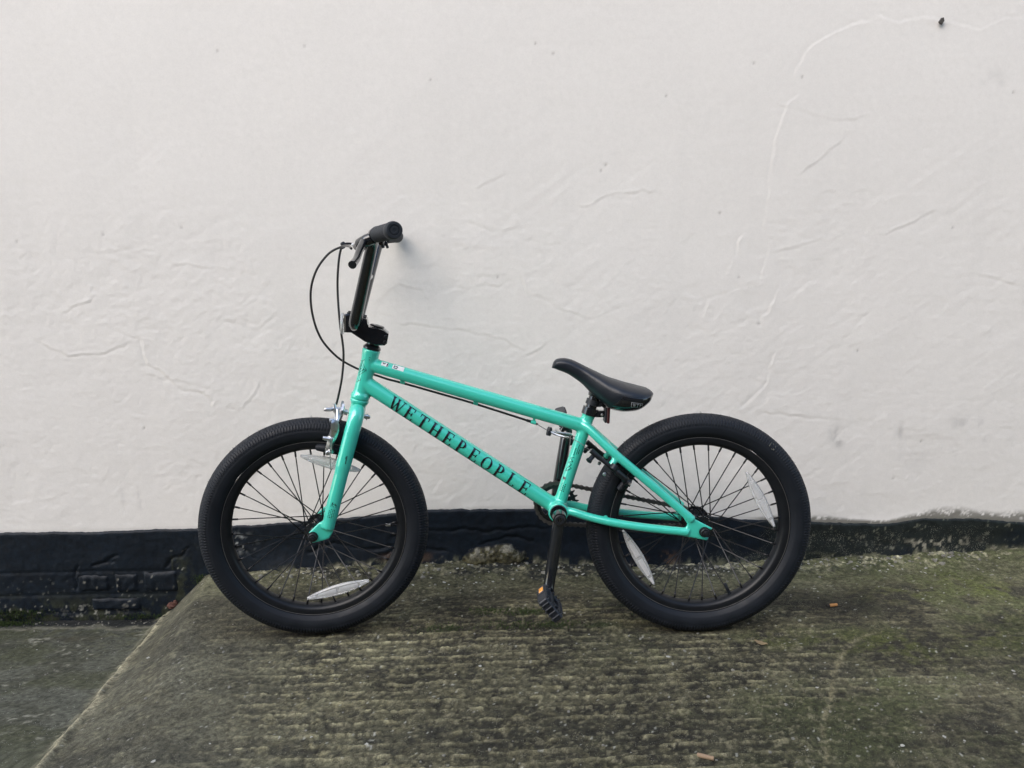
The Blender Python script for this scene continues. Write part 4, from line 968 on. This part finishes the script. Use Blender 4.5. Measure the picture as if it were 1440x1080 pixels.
# rear reflector on its bracket
mb = MB(); mb.lathe([(-.006, .0160), (.006, .0160)], ST1 + sdir * .026, sdir, 24); mb.sweep([(-.238, 0, .2905), (-.226, 0, .2875), (-.2195, 0, .2815)], [.0055, .005, .004], 10)
mb.box((-.2195, 0, .2640), (.0045, .034, .034), Matrix.Rotation(.05, 3, 'Y'), .001); mb.lathe([(-.009, .0062), (.009, .0062)], (-.2330, 0, .2890), (0, 1, 0), 16)
rb = part("reflector_bracket", mb, M_plastic, FIX)
mb = MB(); mb.box((-.2138, 0, .2638), (.0065, .040, .036), Matrix.Rotation(.05, 3, 'Y'), .0015); o = sub("rear_reflector", mb, M_red, rb); o['label'] = "dark red rear reflector under the saddle"

# --- cranks, sprocket, chain, pedals
mb = MB(); mb.lathe([(-.0385, .0190), (-.0350, .0202), (.0350, .0202), (.0385, .0190)], BBC, (0, 1, 0), 32); mb.lathe([(-.085, .0095), (.085, .0095)], BBC, (0, 1, 0), 24); part("bottom_bracket", mb, M_black, FIX)
cd = (Vector((-.3621, 0, -.1326)) - Vector((-.3341, 0, .0445))).normalized()
for s in (-1, 1):
    d = cd * (1 if s < 0 else -1); c_ = Vector((BBC.x, .0700 * s if s < 0 else .0700, BBC.z)); e = c_ + d * .172
    e.y = .0790 * s
    mb = MB(); mb.lathe([(-.015, .0150), (-.013, .0158), (.0125, .0158), (.0145, .0140)], c_, (0, 1, 0), 32)
    k_ = [c_ + d * .006, c_ + d * .03, c_ + d * .09, c_ + d * .152, e - d * .004]
    mb.sweep(k_, [.0130, .0142, .0140, .0130, .0122], 22); mb.lathe([(-.0095, .0135), (.0095, .0135)], e, (0, 1, 0), 24)
    ck = part("crank_arm", mb, M_black, FIX)
    mb = MB(); mb.lathe([(.0135, .0120), (.0175, .0116), (.0185, .0105), (.0185, .0052), (.0140, .0045)], c_, (0, s, 0), 24); sub("crank_bolt", mb, M_satin, ck)
    mb = MB(); mb.lathe([(.0146, .0040), (.0150, .0035)], c_, (0, s, 0), 12); sub("crank_bolt_core", mb, M_steel, ck)
    # pedal
    pr = Matrix.Rotation(math.radians(52 if s < 0 else 76), 3, 'Y')
    pc = e + Vector((0, .012 * s, 0)); q = lambda a, b, c2: pc + pr @ Vector((b, 0, c2)) + Vector((0, a * s, 0))
    mb = MB(); Lb, Hc, Wa = (.058 if s < 0 else .086), .023, .092
    mb.lathe([(0, .0075), (.012, .0075), (.014, .0110), (Wa - .006, .0100), (Wa, .0080)], pc, (0, s, 0), 18)
    for b in (-1, 1): mb.box(q(.014 + (Wa - .014) / 2, b * (Lb / 2 - .005), 0), (.010, Wa - .016, Hc), pr, .002)
    for a in (.016, Wa - .005): mb.box(q(a, 0, 0), (Lb, .010, Hc * .92), pr, .0025)
    mb.box(q(.052, 0, 0), (Lb - .012, .007, Hc * .8), pr, .001)
    for cc in (-1, 1):
        for b in np.linspace(-.022, .022, 5):
            for a in (.014, Wa - .008): mb.box(q(a, b, cc * (Hc / 2 + .0005)), (.0035, .009, .0035), pr, .0008)
        for a in np.linspace(.026, Wa - .018, 6):
            for b in (-1, 1): mb.box(q(a, b * (Lb / 2 - .004), cc * (Hc / 2 + .0005)), (.0075, .003, .003), pr, .0008)
    for b in np.linspace(-.018, .018, 4): mb.box(q(Wa + .0004, b, 0), (.004, .004, Hc * .8), pr, .001)
    pd = part("pedal", mb, M_plastic, FIX)
    for b in (-1, 1):
        if s > 0 and b < 0: continue
        mb = MB(); mb.box(q(.037, b * (Lb / 2 + .0008), 0), (.004, .020, .0120), pr, .001); sub("pedal_reflector", mb, M_amber, pd)
        mb = MB(); mb.box(q(.037, b * (Lb / 2 + .0002), 0), (.003, .032, .0180), pr, .001); sub("reflector_frame", mb, M_satin, pd)
VC = .0450
SPC = Vector((BBC.x, VC, BBC.z)); NT = 25; PR = .0127 / (2 * math.sin(math.pi / NT))
mb = MB(); G0, G1 = [], []
for k in range(NT * 8):
    t = 2 * math.pi * k / (NT * 8); f_ = (k % 8) / 8; tooth = max(0, math.cos(2 * math.pi * (f_ - .5))) ** 1.4
    ro = PR - .0038 + .0082 * tooth; G0.append((t, ro))
nk = len(G0); V = []; 
for v in (-.0017, .0017):
    for t, ro in G0: V.append(SPC + Vector((math.cos(t) * ro, v, math.sin(t) * ro)))
    for t, ro in G0: V.append(SPC + Vector((math.cos(t) * .0380, v, math.sin(t) * .0380)))
F = []
for i in range(nk):
    j = (i + 1) % nk
    F += [(i, j, nk + j, nk + i), (2 * nk + i, 3 * nk + i, 3 * nk + j, 2 * nk + j), (i, 2 * nk + i, 2 * nk + j, j), (nk + i, nk + j, 3 * nk + j, 3 * nk + i)]
mb.add(V, F)
for k in range(5):
    t = 2 * math.pi * k / 5 + .35; d = Vector((math.cos(t), 0, math.sin(t))); mb.box(SPC + d * .0270, (.030, .0034 * .95, .0105), Matrix.Rotation(-t, 3, 'Y'))
mb.lathe([(-.004, .0165), (.004, .0165)], SPC, (0, 1, 0), 28)
part("sprocket", mb, M_satin, FIX, auto=30)
CG = Vector((0, VC, 0)); CR = .0190
mb = MB(); mb.lathe([(-.004, .0150), (.004, .0150)], CG, (0, 1, 0), 24)
for k in range(9):
    t = 2 * math.pi * k / 9; d = Vector((math.cos(t), 0, math.sin(t))); mb.box(CG + d * .0165, (.010, .003, .006), Matrix.Rotation(-t, 3, 'Y'), .001)
sub("driver_cog", mb, M_satin, rwheel)
# chain path: external tangents between sprocket and cog
dv = CG - SPC; D_ = dv.length; ang = math.atan2(dv.z, dv.x); al = math.acos((PR - CR) / D_)
def circ(c_, r_, t): return Vector((c_.x + r_ * math.cos(t), VC, c_.z + r_ * math.sin(t)))
path = []
ta = ang + al; tb = ang - al
for k in range(41): path.append(circ(SPC, PR, ta + (2 * math.pi - 2 * al) * k / 40))
p_, q_ = circ(SPC, PR, tb), circ(CG, CR, tb)
for k in range(1, 30): t = k / 30; path.append(p_.lerp(q_, t) - Vector((0, 0, .004 * math.sin(math.pi * t))))
for k in range(21): path.append(circ(CG, CR, tb + (2 * al) * k / 20))
p_, q_ = circ(CG, CR, ta), circ(SPC, PR, ta)
for k in range(1, 30): path.append(p_.lerp(q_, k / 30))
path.append(path[0]); pa = np.array([tuple(p) for p in path]); sl_ = np.concatenate([[0], np.cumsum(np.linalg.norm(np.diff(pa, axis=0), axis=1))])
NL = int(round(sl_[-1] / .0127)); NL += NL % 2
pins = [Vector([np.interp(sl_[-1] * k / NL, sl_, pa[:, a]) for a in range(3)]) for k in range(NL)]
PT = sl_[-1] / NL
def link_mesh(outer):
    mb = MB(); prof = []
    for k in range(7): t = math.pi / 2 + math.pi * k / 6; prof.append((-PT / 2 + .0050 * math.cos(t), .0050 * math.sin(t)))
    prof.append((0, -.0031))
    for k in range(7): t = -math.pi / 2 + math.pi * k / 6; prof.append((PT / 2 + .0050 * math.cos(t), .0050 * math.sin(t)))
    prof.append((0, .0031)); v = .0046 if outer else .0030
    for s in (-1, 1): mb.plate(prof, s * v - .0005, s * v + .0005)
    if outer:
        for x in (-PT / 2, PT / 2): mb.lathe([(-.0060, .0016), (.0060, .0016)], (x, 0, 0), (0, 1, 0), 8)
    else:
        for x in (-PT / 2, PT / 2): mb.lathe([(-.0028, .0037), (.0028, .0037)], (x, 0, 0), (0, 1, 0), 8)
    me = mb.mesh("chain_link", False); me.materials.append(M_chain); return me
LK = (link_mesh(True), link_mesh(False))
mb = MB(); mb.lathe([(-.003, .0030), (.003, .0030)], pins[0], (0, 1, 0), 10); chain = part("chain", mb, M_chain, FIX)
for k in range(NL):
    a, b = pins[k], pins[(k + 1) % NL]; c_ = (a + b) / 2; d = b - a
    sub("chain_link", LK[k % 2], M_chain, chain, mw=Matrix.Translation(c_) @ Matrix.Rotation(-math.atan2(d.z, d.x), 4, 'Y'))

# --- brake cables
rc = [(-.7600, -.150, .6440), (-.7777, -.090, .6516), (-.8030, -.04, .6523), (-.8368, -.02, .638), (-.8677, -.01, .6025), (-.8853, 0, .5552), (-.8856, .01, .4986), (-.871, .02, .4456), (-.8363, .027, .4018), (-.794, .034, .3745), (-.765, .030, .3640), (-.7440, .012, .3600), (-.715, 0, .3520), (-.6849, 0, .3437), (-.5975, 0, .3172), (-.5178, 0, .2925), (-.3955, 0, .2510)]
mb = MB(); mb.sweep(spline(rc, 8), .0026, 10)
mb.lathe([(0, .0033), (.012, .0033)], (-.4010, 0, .2527), (TT1 - TT0).normalized(), 12)
rcab = part("brake_cable", mb, M_cable, FIX); rcab['label'] = "rear brake cable looping out in front and running under the top tube"
fc_ = [(-.7540, .120, .6500), (-.7700, .060, .6570), (-.7857, .010, .6600), (-.8053, 0, .6590), (-.8157, 0, .6398), (-.8225, 0, .5941), (-.8246, 0, .5463), (-.8215, -.005, .4824), (-.8151, -.010, .4181), (-.8204, -.012, .3614), (-.8303, -.012, .319), (-.8363, -.012, .2980)]
mb = MB(); mb.sweep(spline(fc_, 8), .0026, 10); fcab = part("brake_cable", mb, M_cable, FIX); fcab['label'] = "front brake cable dropping straight to the front caliper"
mb = MB()
for z_ in (.6545, .6620): mb.lathe([(-.004, .0040), (.004, .0040)], (-.8055, -.014, z_ - .002), (.6, -.7, .2), 12)
sub("cable_clip", mb, M_plastic, rcab)
# --- rear brake: yoke, straddle wire, U-shaped arms
mb = MB(); mb.sweep([(-.3880, 0, .2490), (-.3756, 0, .2425), (-.3500, 0, .2262)], .0009, 6); mb.lathe([(0, .0032), (.010, .0026)], (-.3845, 0, .2475), (.88, 0, -.47), 10); 
for s in (-1, 1): mb.sweep(spline([(-.3440, .002 * s, .2240), (-.3000, .015 * s, .2120), (-.2780, .032 * s, .2030), (-.2560, .046 * s, .1880)], 5), .0007, 6)
bw = part("brake_wire", mb, M_wire, FIX)
mb = MB(); mb.lathe([(-.010, .0052), (-.006, .0062), (.006, .0062), (.010, .0046)], (-.3490, 0, .2260), (.25, .1, 1), 14); mb.lathe([(-.012, .0040), (.012, .0040)], (-.3490, 0, .2260), (0, 1, 0), 10); yk = part("cable_yoke", mb, M_plastic, FIX)
mb = MB(); mb.sweep([(-.3460, -.004, .2255), (-.3300, -.006, .2180), (-.3050, -.010, .2130)], [.0030, .0026, .0024], 8); mb.sweep([(-.3340, -.006, .2320), (-.3280, -.006, .2170)], .0015, 6); sub("yoke_link", mb, M_steel, yk)
mb = MB(); mb.sweep([(-.3480, .004, .2255), (-.3200, .006, .2210), (-.2960, .010, .2170)], .0022, 8); sub("yoke_link", mb, M_steel, yk)
for s in (-1, 1):
    mb = MB(); P = spline([(-.2570, .046 * s, .1900), (-.2390, .0485 * s, .1740), (-.2120, .051 * s, .1520), (-.1960, .050 * s, .1380), (-.1830, .046 * s, .1265), (-.1760, .040 * s, .1180)], 5)
    mb.sweep(P, [.0062] * 6 + [.0052] * 8 + [.0075] * 7 + [.0085] * 5, 12); mb.lathe([(-.006, .0100), (.006, .0100)], (-.2060, .051 * s, .1500), (-.5, .35 * s, -.6), 18)
    mb.sweep([(-.1770, .041 * s, .1150), (-.1660, .041 * s, .1110)], [.0095, .0090], 14)
    ba = part("brake_arm", mb, M_satin, FIX)
    mb = MB(); mb.lathe([(-.004, .0055), (.008, .0055), (.009, .0070), (.013, .0070), (.014, .0040)], (-.2545, .046 * s, .1740), (-.6, .5 * s, -.5), 14); sub("anchor_bolt", mb, M_satin, ba)
    mb = MB(); mb.lathe([(0, .0042), (.004, .0042), (.005, .0030)], (-.2260, .051 * s, .1370), (-.5, .8 * s, -.6), 12); sub("bolt", mb, M_steel, ba)
    mb = MB(); mb.lathe([(0, .0032), (.004, .0032)], (-.1690, .047 * s, .1120), (0, s, 0), 12); sub("bolt", mb, M_steel, ba)
    mb = MB(); t = Vector((.62, 0, .78)); mb.sweep([Vector((-.1835, .026 * s, .1000)) + t * k for k in (-.012, -.010, 0, .016, .018)], [.004, .0075, .0085, .0080, .0045], 14); mb.sweep([(-.1800, .026 * s, .1060), (-.1760, .040 * s, .1150)], .0045, 10)
    sub("brake_pad", mb, M_rubber, ba)
# --- front side-pull caliper in bright steel
fx = Vector((-.97, 0, .24)).normalized(); pv = Vector((-.7950, 0, .2730)); pf = pv + Vector((-.028, 0, .0075))
mb = MB()
mb.lathe([(-.030, .0028), (.048, .0028)], pv, Vector((-.966, 0, .259)), 12)
for a, r_ in ((-.0335, .0058), (-.028, .0072)): mb.lathe([(0, r_), (.0045, r_)], pv, Vector((-.966, 0, .259)) * 1, 12) if False else None
ax_ = Vector((-.966, 0, .259))
mb.lathe([(-.0275, .0085), (-.0255, .0085), (-.0255, .0060), (-.0205, .0060)], pv, ax_, 14)
mb.lathe([(-.0340, .0032), (-.0300, .0055), (-.0275, .0055)], pv, ax_, 10)
mb.lathe([(.0190, .0068), (.0260, .0068)], pv, ax_, 16); mb.lathe([(.0395, .0058), (.0450, .0058), (.0470, .0042)], pv, ax_, 12)
calm = part("brake_caliper", mb, M_steel, STEER); calm['label'] = "bright steel front brake caliper with two curved arms"
def flat_arm(P, wdt, thk):
    """bar of rectangular section, broad face towards the front"""
    P = spline(P, 5); V = []; n_ = len(P)
    for i in range(n_):
        T_ = Vector(P[min(i + 1, n_ - 1)] - P[max(i - 1, 0)]).normalized(); B = T_.cross(ax_).normalized(); N_ = B.cross(T_)
        w_ = wdt * (1.0 - .35 * i / (n_ - 1))
        for a, b in ((-1, -1), (1, -1), (1, 1), (-1, 1)): V.append(Vector(P[i]) + B * a * w_ / 2 + N_ * b * thk / 2)
    F = [(4 * i + k, 4 * i + (k + 1) % 4, 4 * i + 4 + (k + 1) % 4, 4 * i + 4 + k) for i in range(n_ - 1) for k in range(4)] + [(3, 2, 1, 0), tuple(4 * (n_ - 1) + k for k in range(4))]
    return MB().add(V, F)
for s, o_ in ((-1, .034), (1, .030)):
    c_ = pv + ax_ * o_
    mb = flat_arm([c_ + Vector((.002, -.020 * s, .014)), c_, c_ + Vector((-.002, .026 * s, -.006)), c_ + Vector((-.012, .044 * s, -.030)), (-.8470, .0475 * s, .2300), (-.8560, .040 * s, .2060), (-.8560, .034 * s, .1960)], .0165, .0052)
    mb.sweep([(-.8545, .037 * s, .2080), (-.8510, .035 * s, .1930)], [.0090, .0075], 12)
    if s < 0:
        mb.sweep([(-.8490, -.047, .2320), (-.8600, -.050, .2290)], .0048, 10)
        mb.sweep([(-.8340, -.022, .2900), (-.8330, -.036, .2740), (-.8380, -.047, .2520)], .0028, 8)
    if s < 0:
        arm_p = [(-.8425, .2745), (-.8320, .2700), (-.8290, .2600), (-.8305, .2450), (-.8365, .2290), (-.8440, .2140), (-.8485, .1990), (-.8520, .1925), (-.8590, .1900), (-.8645, .1950), (-.8630, .2050), (-.8590, .2180), (-.8555, .2330), (-.8490, .2500)]
        n_ = len(arm_p); c0 = np.mean(arm_p, 0); inner = [tuple(c0 + (np.array(p) - c0) * np.array((.30, .86))) for p in arm_p]
        V = [(p[0], v - .10 * (p[1] - .23), p[1]) for v, P in ((-.0545, inner), (-.0480, arm_p), (-.0440, arm_p)) for p in P]
        mb.add(V, [tuple(range(n_)), tuple(reversed(range(2 * n_, 3 * n_)))] + [(k * n_ + i, (k + 1) * n_ + i, (k + 1) * n_ + (i + 1) % n_, k * n_ + (i + 1) % n_) for k in range(2) for i in range(n_)])
        for (u, w, r_) in ((-.8600, .2305, .0050), (-.8480, .2290, .0058), (-.8572, .1970, .0052)):
            mb.lathe([(0, r_), (.0045, r_), (.0060, r_ * .75)], (u, -.0500, w), (0, -1, 0), 14)
        mb.sweep([(-.8660, -.0530, .2325), (-.8460, -.0530, .2285)], .0040, 10)
    arm = sub("caliper_arm", mb, M_steel, calm)
    mb = MB(); mb.lathe([(0, .0062), (.004, .0062), (.0052, .0048)], (-.8550, .0385 * s, .1975), (-.25, s, 0), 14); sub("bolt", mb, M_steel, calm)
    mb = MB(); Pp = [(-.8870, .0225 * s, .2045), (-.8830, .0225 * s, .2040), (-.8600, .0225 * s, .2000), (-.8370, .0225 * s, .1925), (-.8330, .0225 * s, .1905)]
    mb.sweep(Pp, [.0045, .0080, .0105, .0085, .0045], 14); mb.sweep([(-.857, .0225 * s, .199), (-.855, .036 * s, .198)], .004, 8); sub("brake_pad", mb, M_rubber, calm)
mb = MB(); mb.lathe([(-.016, .0026), (-.008, .0026), (-.008, .0050), (-.001, .0055), (.001, .0045), (.012, .0034)], (-.8400, -.014, .2905), (-.12, -.02, .99), 14); mb.sweep([(-.8550, -.016, .2905), (-.826, -.012, .2895)], [.0050, .0042], 10); mb.lathe([(0, .0042), (.012, .0050), (.016, .0035)], (-.8480, -.018, .2895), (-1, -.2, .1), 12); sub("barrel_adjuster", mb, M_steel, calm)
mb = MB()
for dx in (-.004, .006): mb.lathe([(-.005, .0046), (.005, .0046)], (-.8420 + dx, -.034, .2680), (-1, -.2, .05), 12)
mb.sweep([(-.8520, -.034, .2690), (-.8300, -.032, .2660)], .0030, 8); sub("spring_stop", mb, M_steel, calm)
mb = MB(); mb.sweep(spline([(-.8400, -.020, .2760), (-.8470, -.040, .2500), (-.8500, -.056, .2300), (-.8520, -.056, .1950), (-.8525, -.054, .1560)], 5), .0011, 6); sub("cable_end", mb, M_steel, calm)

# ------------------------------------------------------------------ small things on the ground
def butt(name, x, y, ang, L_, r_, m, label, burnt):
    z0 = ground_at(x, y) + r_ * .9
    o = bpy.data.objects.new(name, None); col.objects.link(o); o.location = (x, y, z0 - r_); o['label'] = label; o['category'] = "cigarette butt"
    d = Vector((math.cos(ang), math.sin(ang), .03)).normalized(); c_ = Vector((0, 0, r_))
    mb = MB(); mb.lathe([(-L_ / 2, r_ * .8), (-L_ / 2 + .0006, r_), (-L_ * .1, r_ * 1.02), (L_ * .2, r_ * .93), (L_ / 2 - .0006, r_ * .98), (L_ / 2, r_ * .85)], c_, d, 14)
    link("filter", mb.mesh("filter", True, 40), m, o)
    if burnt:
        mb = MB(); mb.lathe([(0, r_ * .95), (.003, r_ * 1.0), (.0052, r_ * .6)], c_ - d * (L_ / 2 + .0052), d, 12); link("burnt_end", mb.mesh("burnt_end"), M_ash, o)
butt("cigarette_butt", .8053, 1.835, .15, .0195, .0040, M_filter, "orange cork cigarette butt on the concrete right of the rear wheel", True)
butt("cigarette_butt", .3417, 1.2628, -.42, .030, .0040, M_filter2, "faded flattened cigarette butt at the front edge of the concrete", False)
x0, y0 = .5654, 1.6551; z0 = ground_at(x0, y0) + .002
G = []
for i in range(9):
    t = -1 + 2 * i / 8; w_ = .0065 * (1 - abs(t) ** 1.7) + .0003
    G.append([(t * .016, k * w_, .003 * abs(t) + .0016 * abs(k) + .0008 * math.sin(i * 2.1)) for k in (-1, -.5, 0, .5, 1)])
mb = MB().grid(G); leaf = link("dead_leaf", mb.mesh("dead_leaf"), M_leaf); leaf.location = (x0, y0, z0); leaf.rotation_euler = (.1, .05, -.55)
leaf.modifiers.new("t", 'SOLIDIFY').thickness = .0005
leaf['label'] = "small curled dead leaf on the concrete in front of the rear wheel"; leaf['category'] = "leaf"
# grit, paint flakes, moss
gm = MB(); fm = MB()
for i in range(620):
    if random.random() < .45: x, y = random.uniform(-.8, 1.4), YW - .014 - abs(random.gauss(0, .035))
    else: x, y = random.uniform(-.95, 1.4), random.uniform(1.2, 2.12)
    r_ = random.choice((.0012, .0016, .002, .0025, .0034)) * random.uniform(.8, 1.3)
    if y > 2.05 and random.random() < .35: r_ *= 2.0
    gm.blob((x, y, ground_at(x, y) + r_ * .25), r_, i, .6, 5)
for i in range(90):
    x, y = random.uniform(-1.5, -1.06), random.uniform(1.45, 2.13) if random.random() < .6 else YW - .02 - abs(random.gauss(0, .02)); r_ = random.uniform(.0012, .0032)
    gm.blob((x, y, ground_at(x, y) + r_ * .25), r_, 900 + i, .6, 5)
for i in range(150):
    x, y = (random.uniform(-.75, 1.3), YW - .02 - abs(random.gauss(0, .05))) if random.random() < .75 else (random.uniform(-1.45, 1.4), random.uniform(1.25, 2.1))
    r_ = random.uniform(.0015, .0052); k_ = random.randint(4, 6); zc = ground_at(x, y) + .0016; tl = random.uniform(-.3, .3)
    P = [(x + math.cos(2 * math.pi * j / k_) * r_ * random.uniform(.6, 1.3), y + math.sin(2 * math.pi * j / k_) * r_ * random.uniform(.5, 1.1)) for j in range(k_)]
    V = [(p[0], p[1], zc + (p[0] - x) * tl) for p in P] + [(p[0], p[1], zc + .0008 + (p[0] - x) * tl) for p in P]
    fm.add(V, [tuple(reversed(range(k_))), tuple(range(k_, 2 * k_))] + [(j, (j + 1) % k_, (j + 1) % k_ + k_, j + k_) for j in range(k_)])
o = link("grit", gm.mesh("grit", False), M_grit); o['kind'] = 'stuff'; o['label'] = "loose grit scattered over the concrete along the wall foot"
o = link("paint_flakes", fm.mesh("paint_flakes", False), M_flake); o['kind'] = 'stuff'; o['label'] = "pale flakes of old paint lying on the concrete by the wall"
def moss(patches, label):
    mb = MB(); n_ = 0
    for (cx_, cy_, sx, sy, cnt, hh, wz) in patches:
        for i in range(cnt):
            x, y = random.gauss(cx_, sx), min(YW - .008, random.gauss(cy_, sy)); z_ = (ground_at(x, y) if wz is None else wz + random.uniform(0, hh))
            for k in range(2):
                a = random.uniform(0, 6.28); l_ = random.uniform(.003, .008); d = Vector((math.cos(a) * .5, math.sin(a) * .5, 1)).normalized() * l_; s_ = Vector((-math.sin(a), math.cos(a), 0)) * .0009
                p = Vector((x, y, z_)); mb.add([p - s_, p + s_, p + d], [(0, 1, 2)])
    o = link("moss", mb.mesh("moss", False), M_moss); o['kind'] = 'stuff'; o['label'] = label
moss([(-1.50, YW - .03, .045, .012, 900, .0, None), (-1.47, YW - .015, .05, .004, 500, .03, -.168), (-1.10, YW - .02, .05, .006, 260, .012, -.165), (-.915, YW - .02, .012, .006, 160, .03, -.06)], "green moss growing along the foot of the wall at the left")
moss([(a, b, .045, .011, 160, 0, None) for (a, b) in ((-0.062,1.83),(0.028,1.82),(-0.18,1.744),(-0.008,1.756),(0.416,1.798),(0.482,1.778),(0.521,1.795),(.095,1.754))], "thin dark green moss on the concrete under the bicycle")
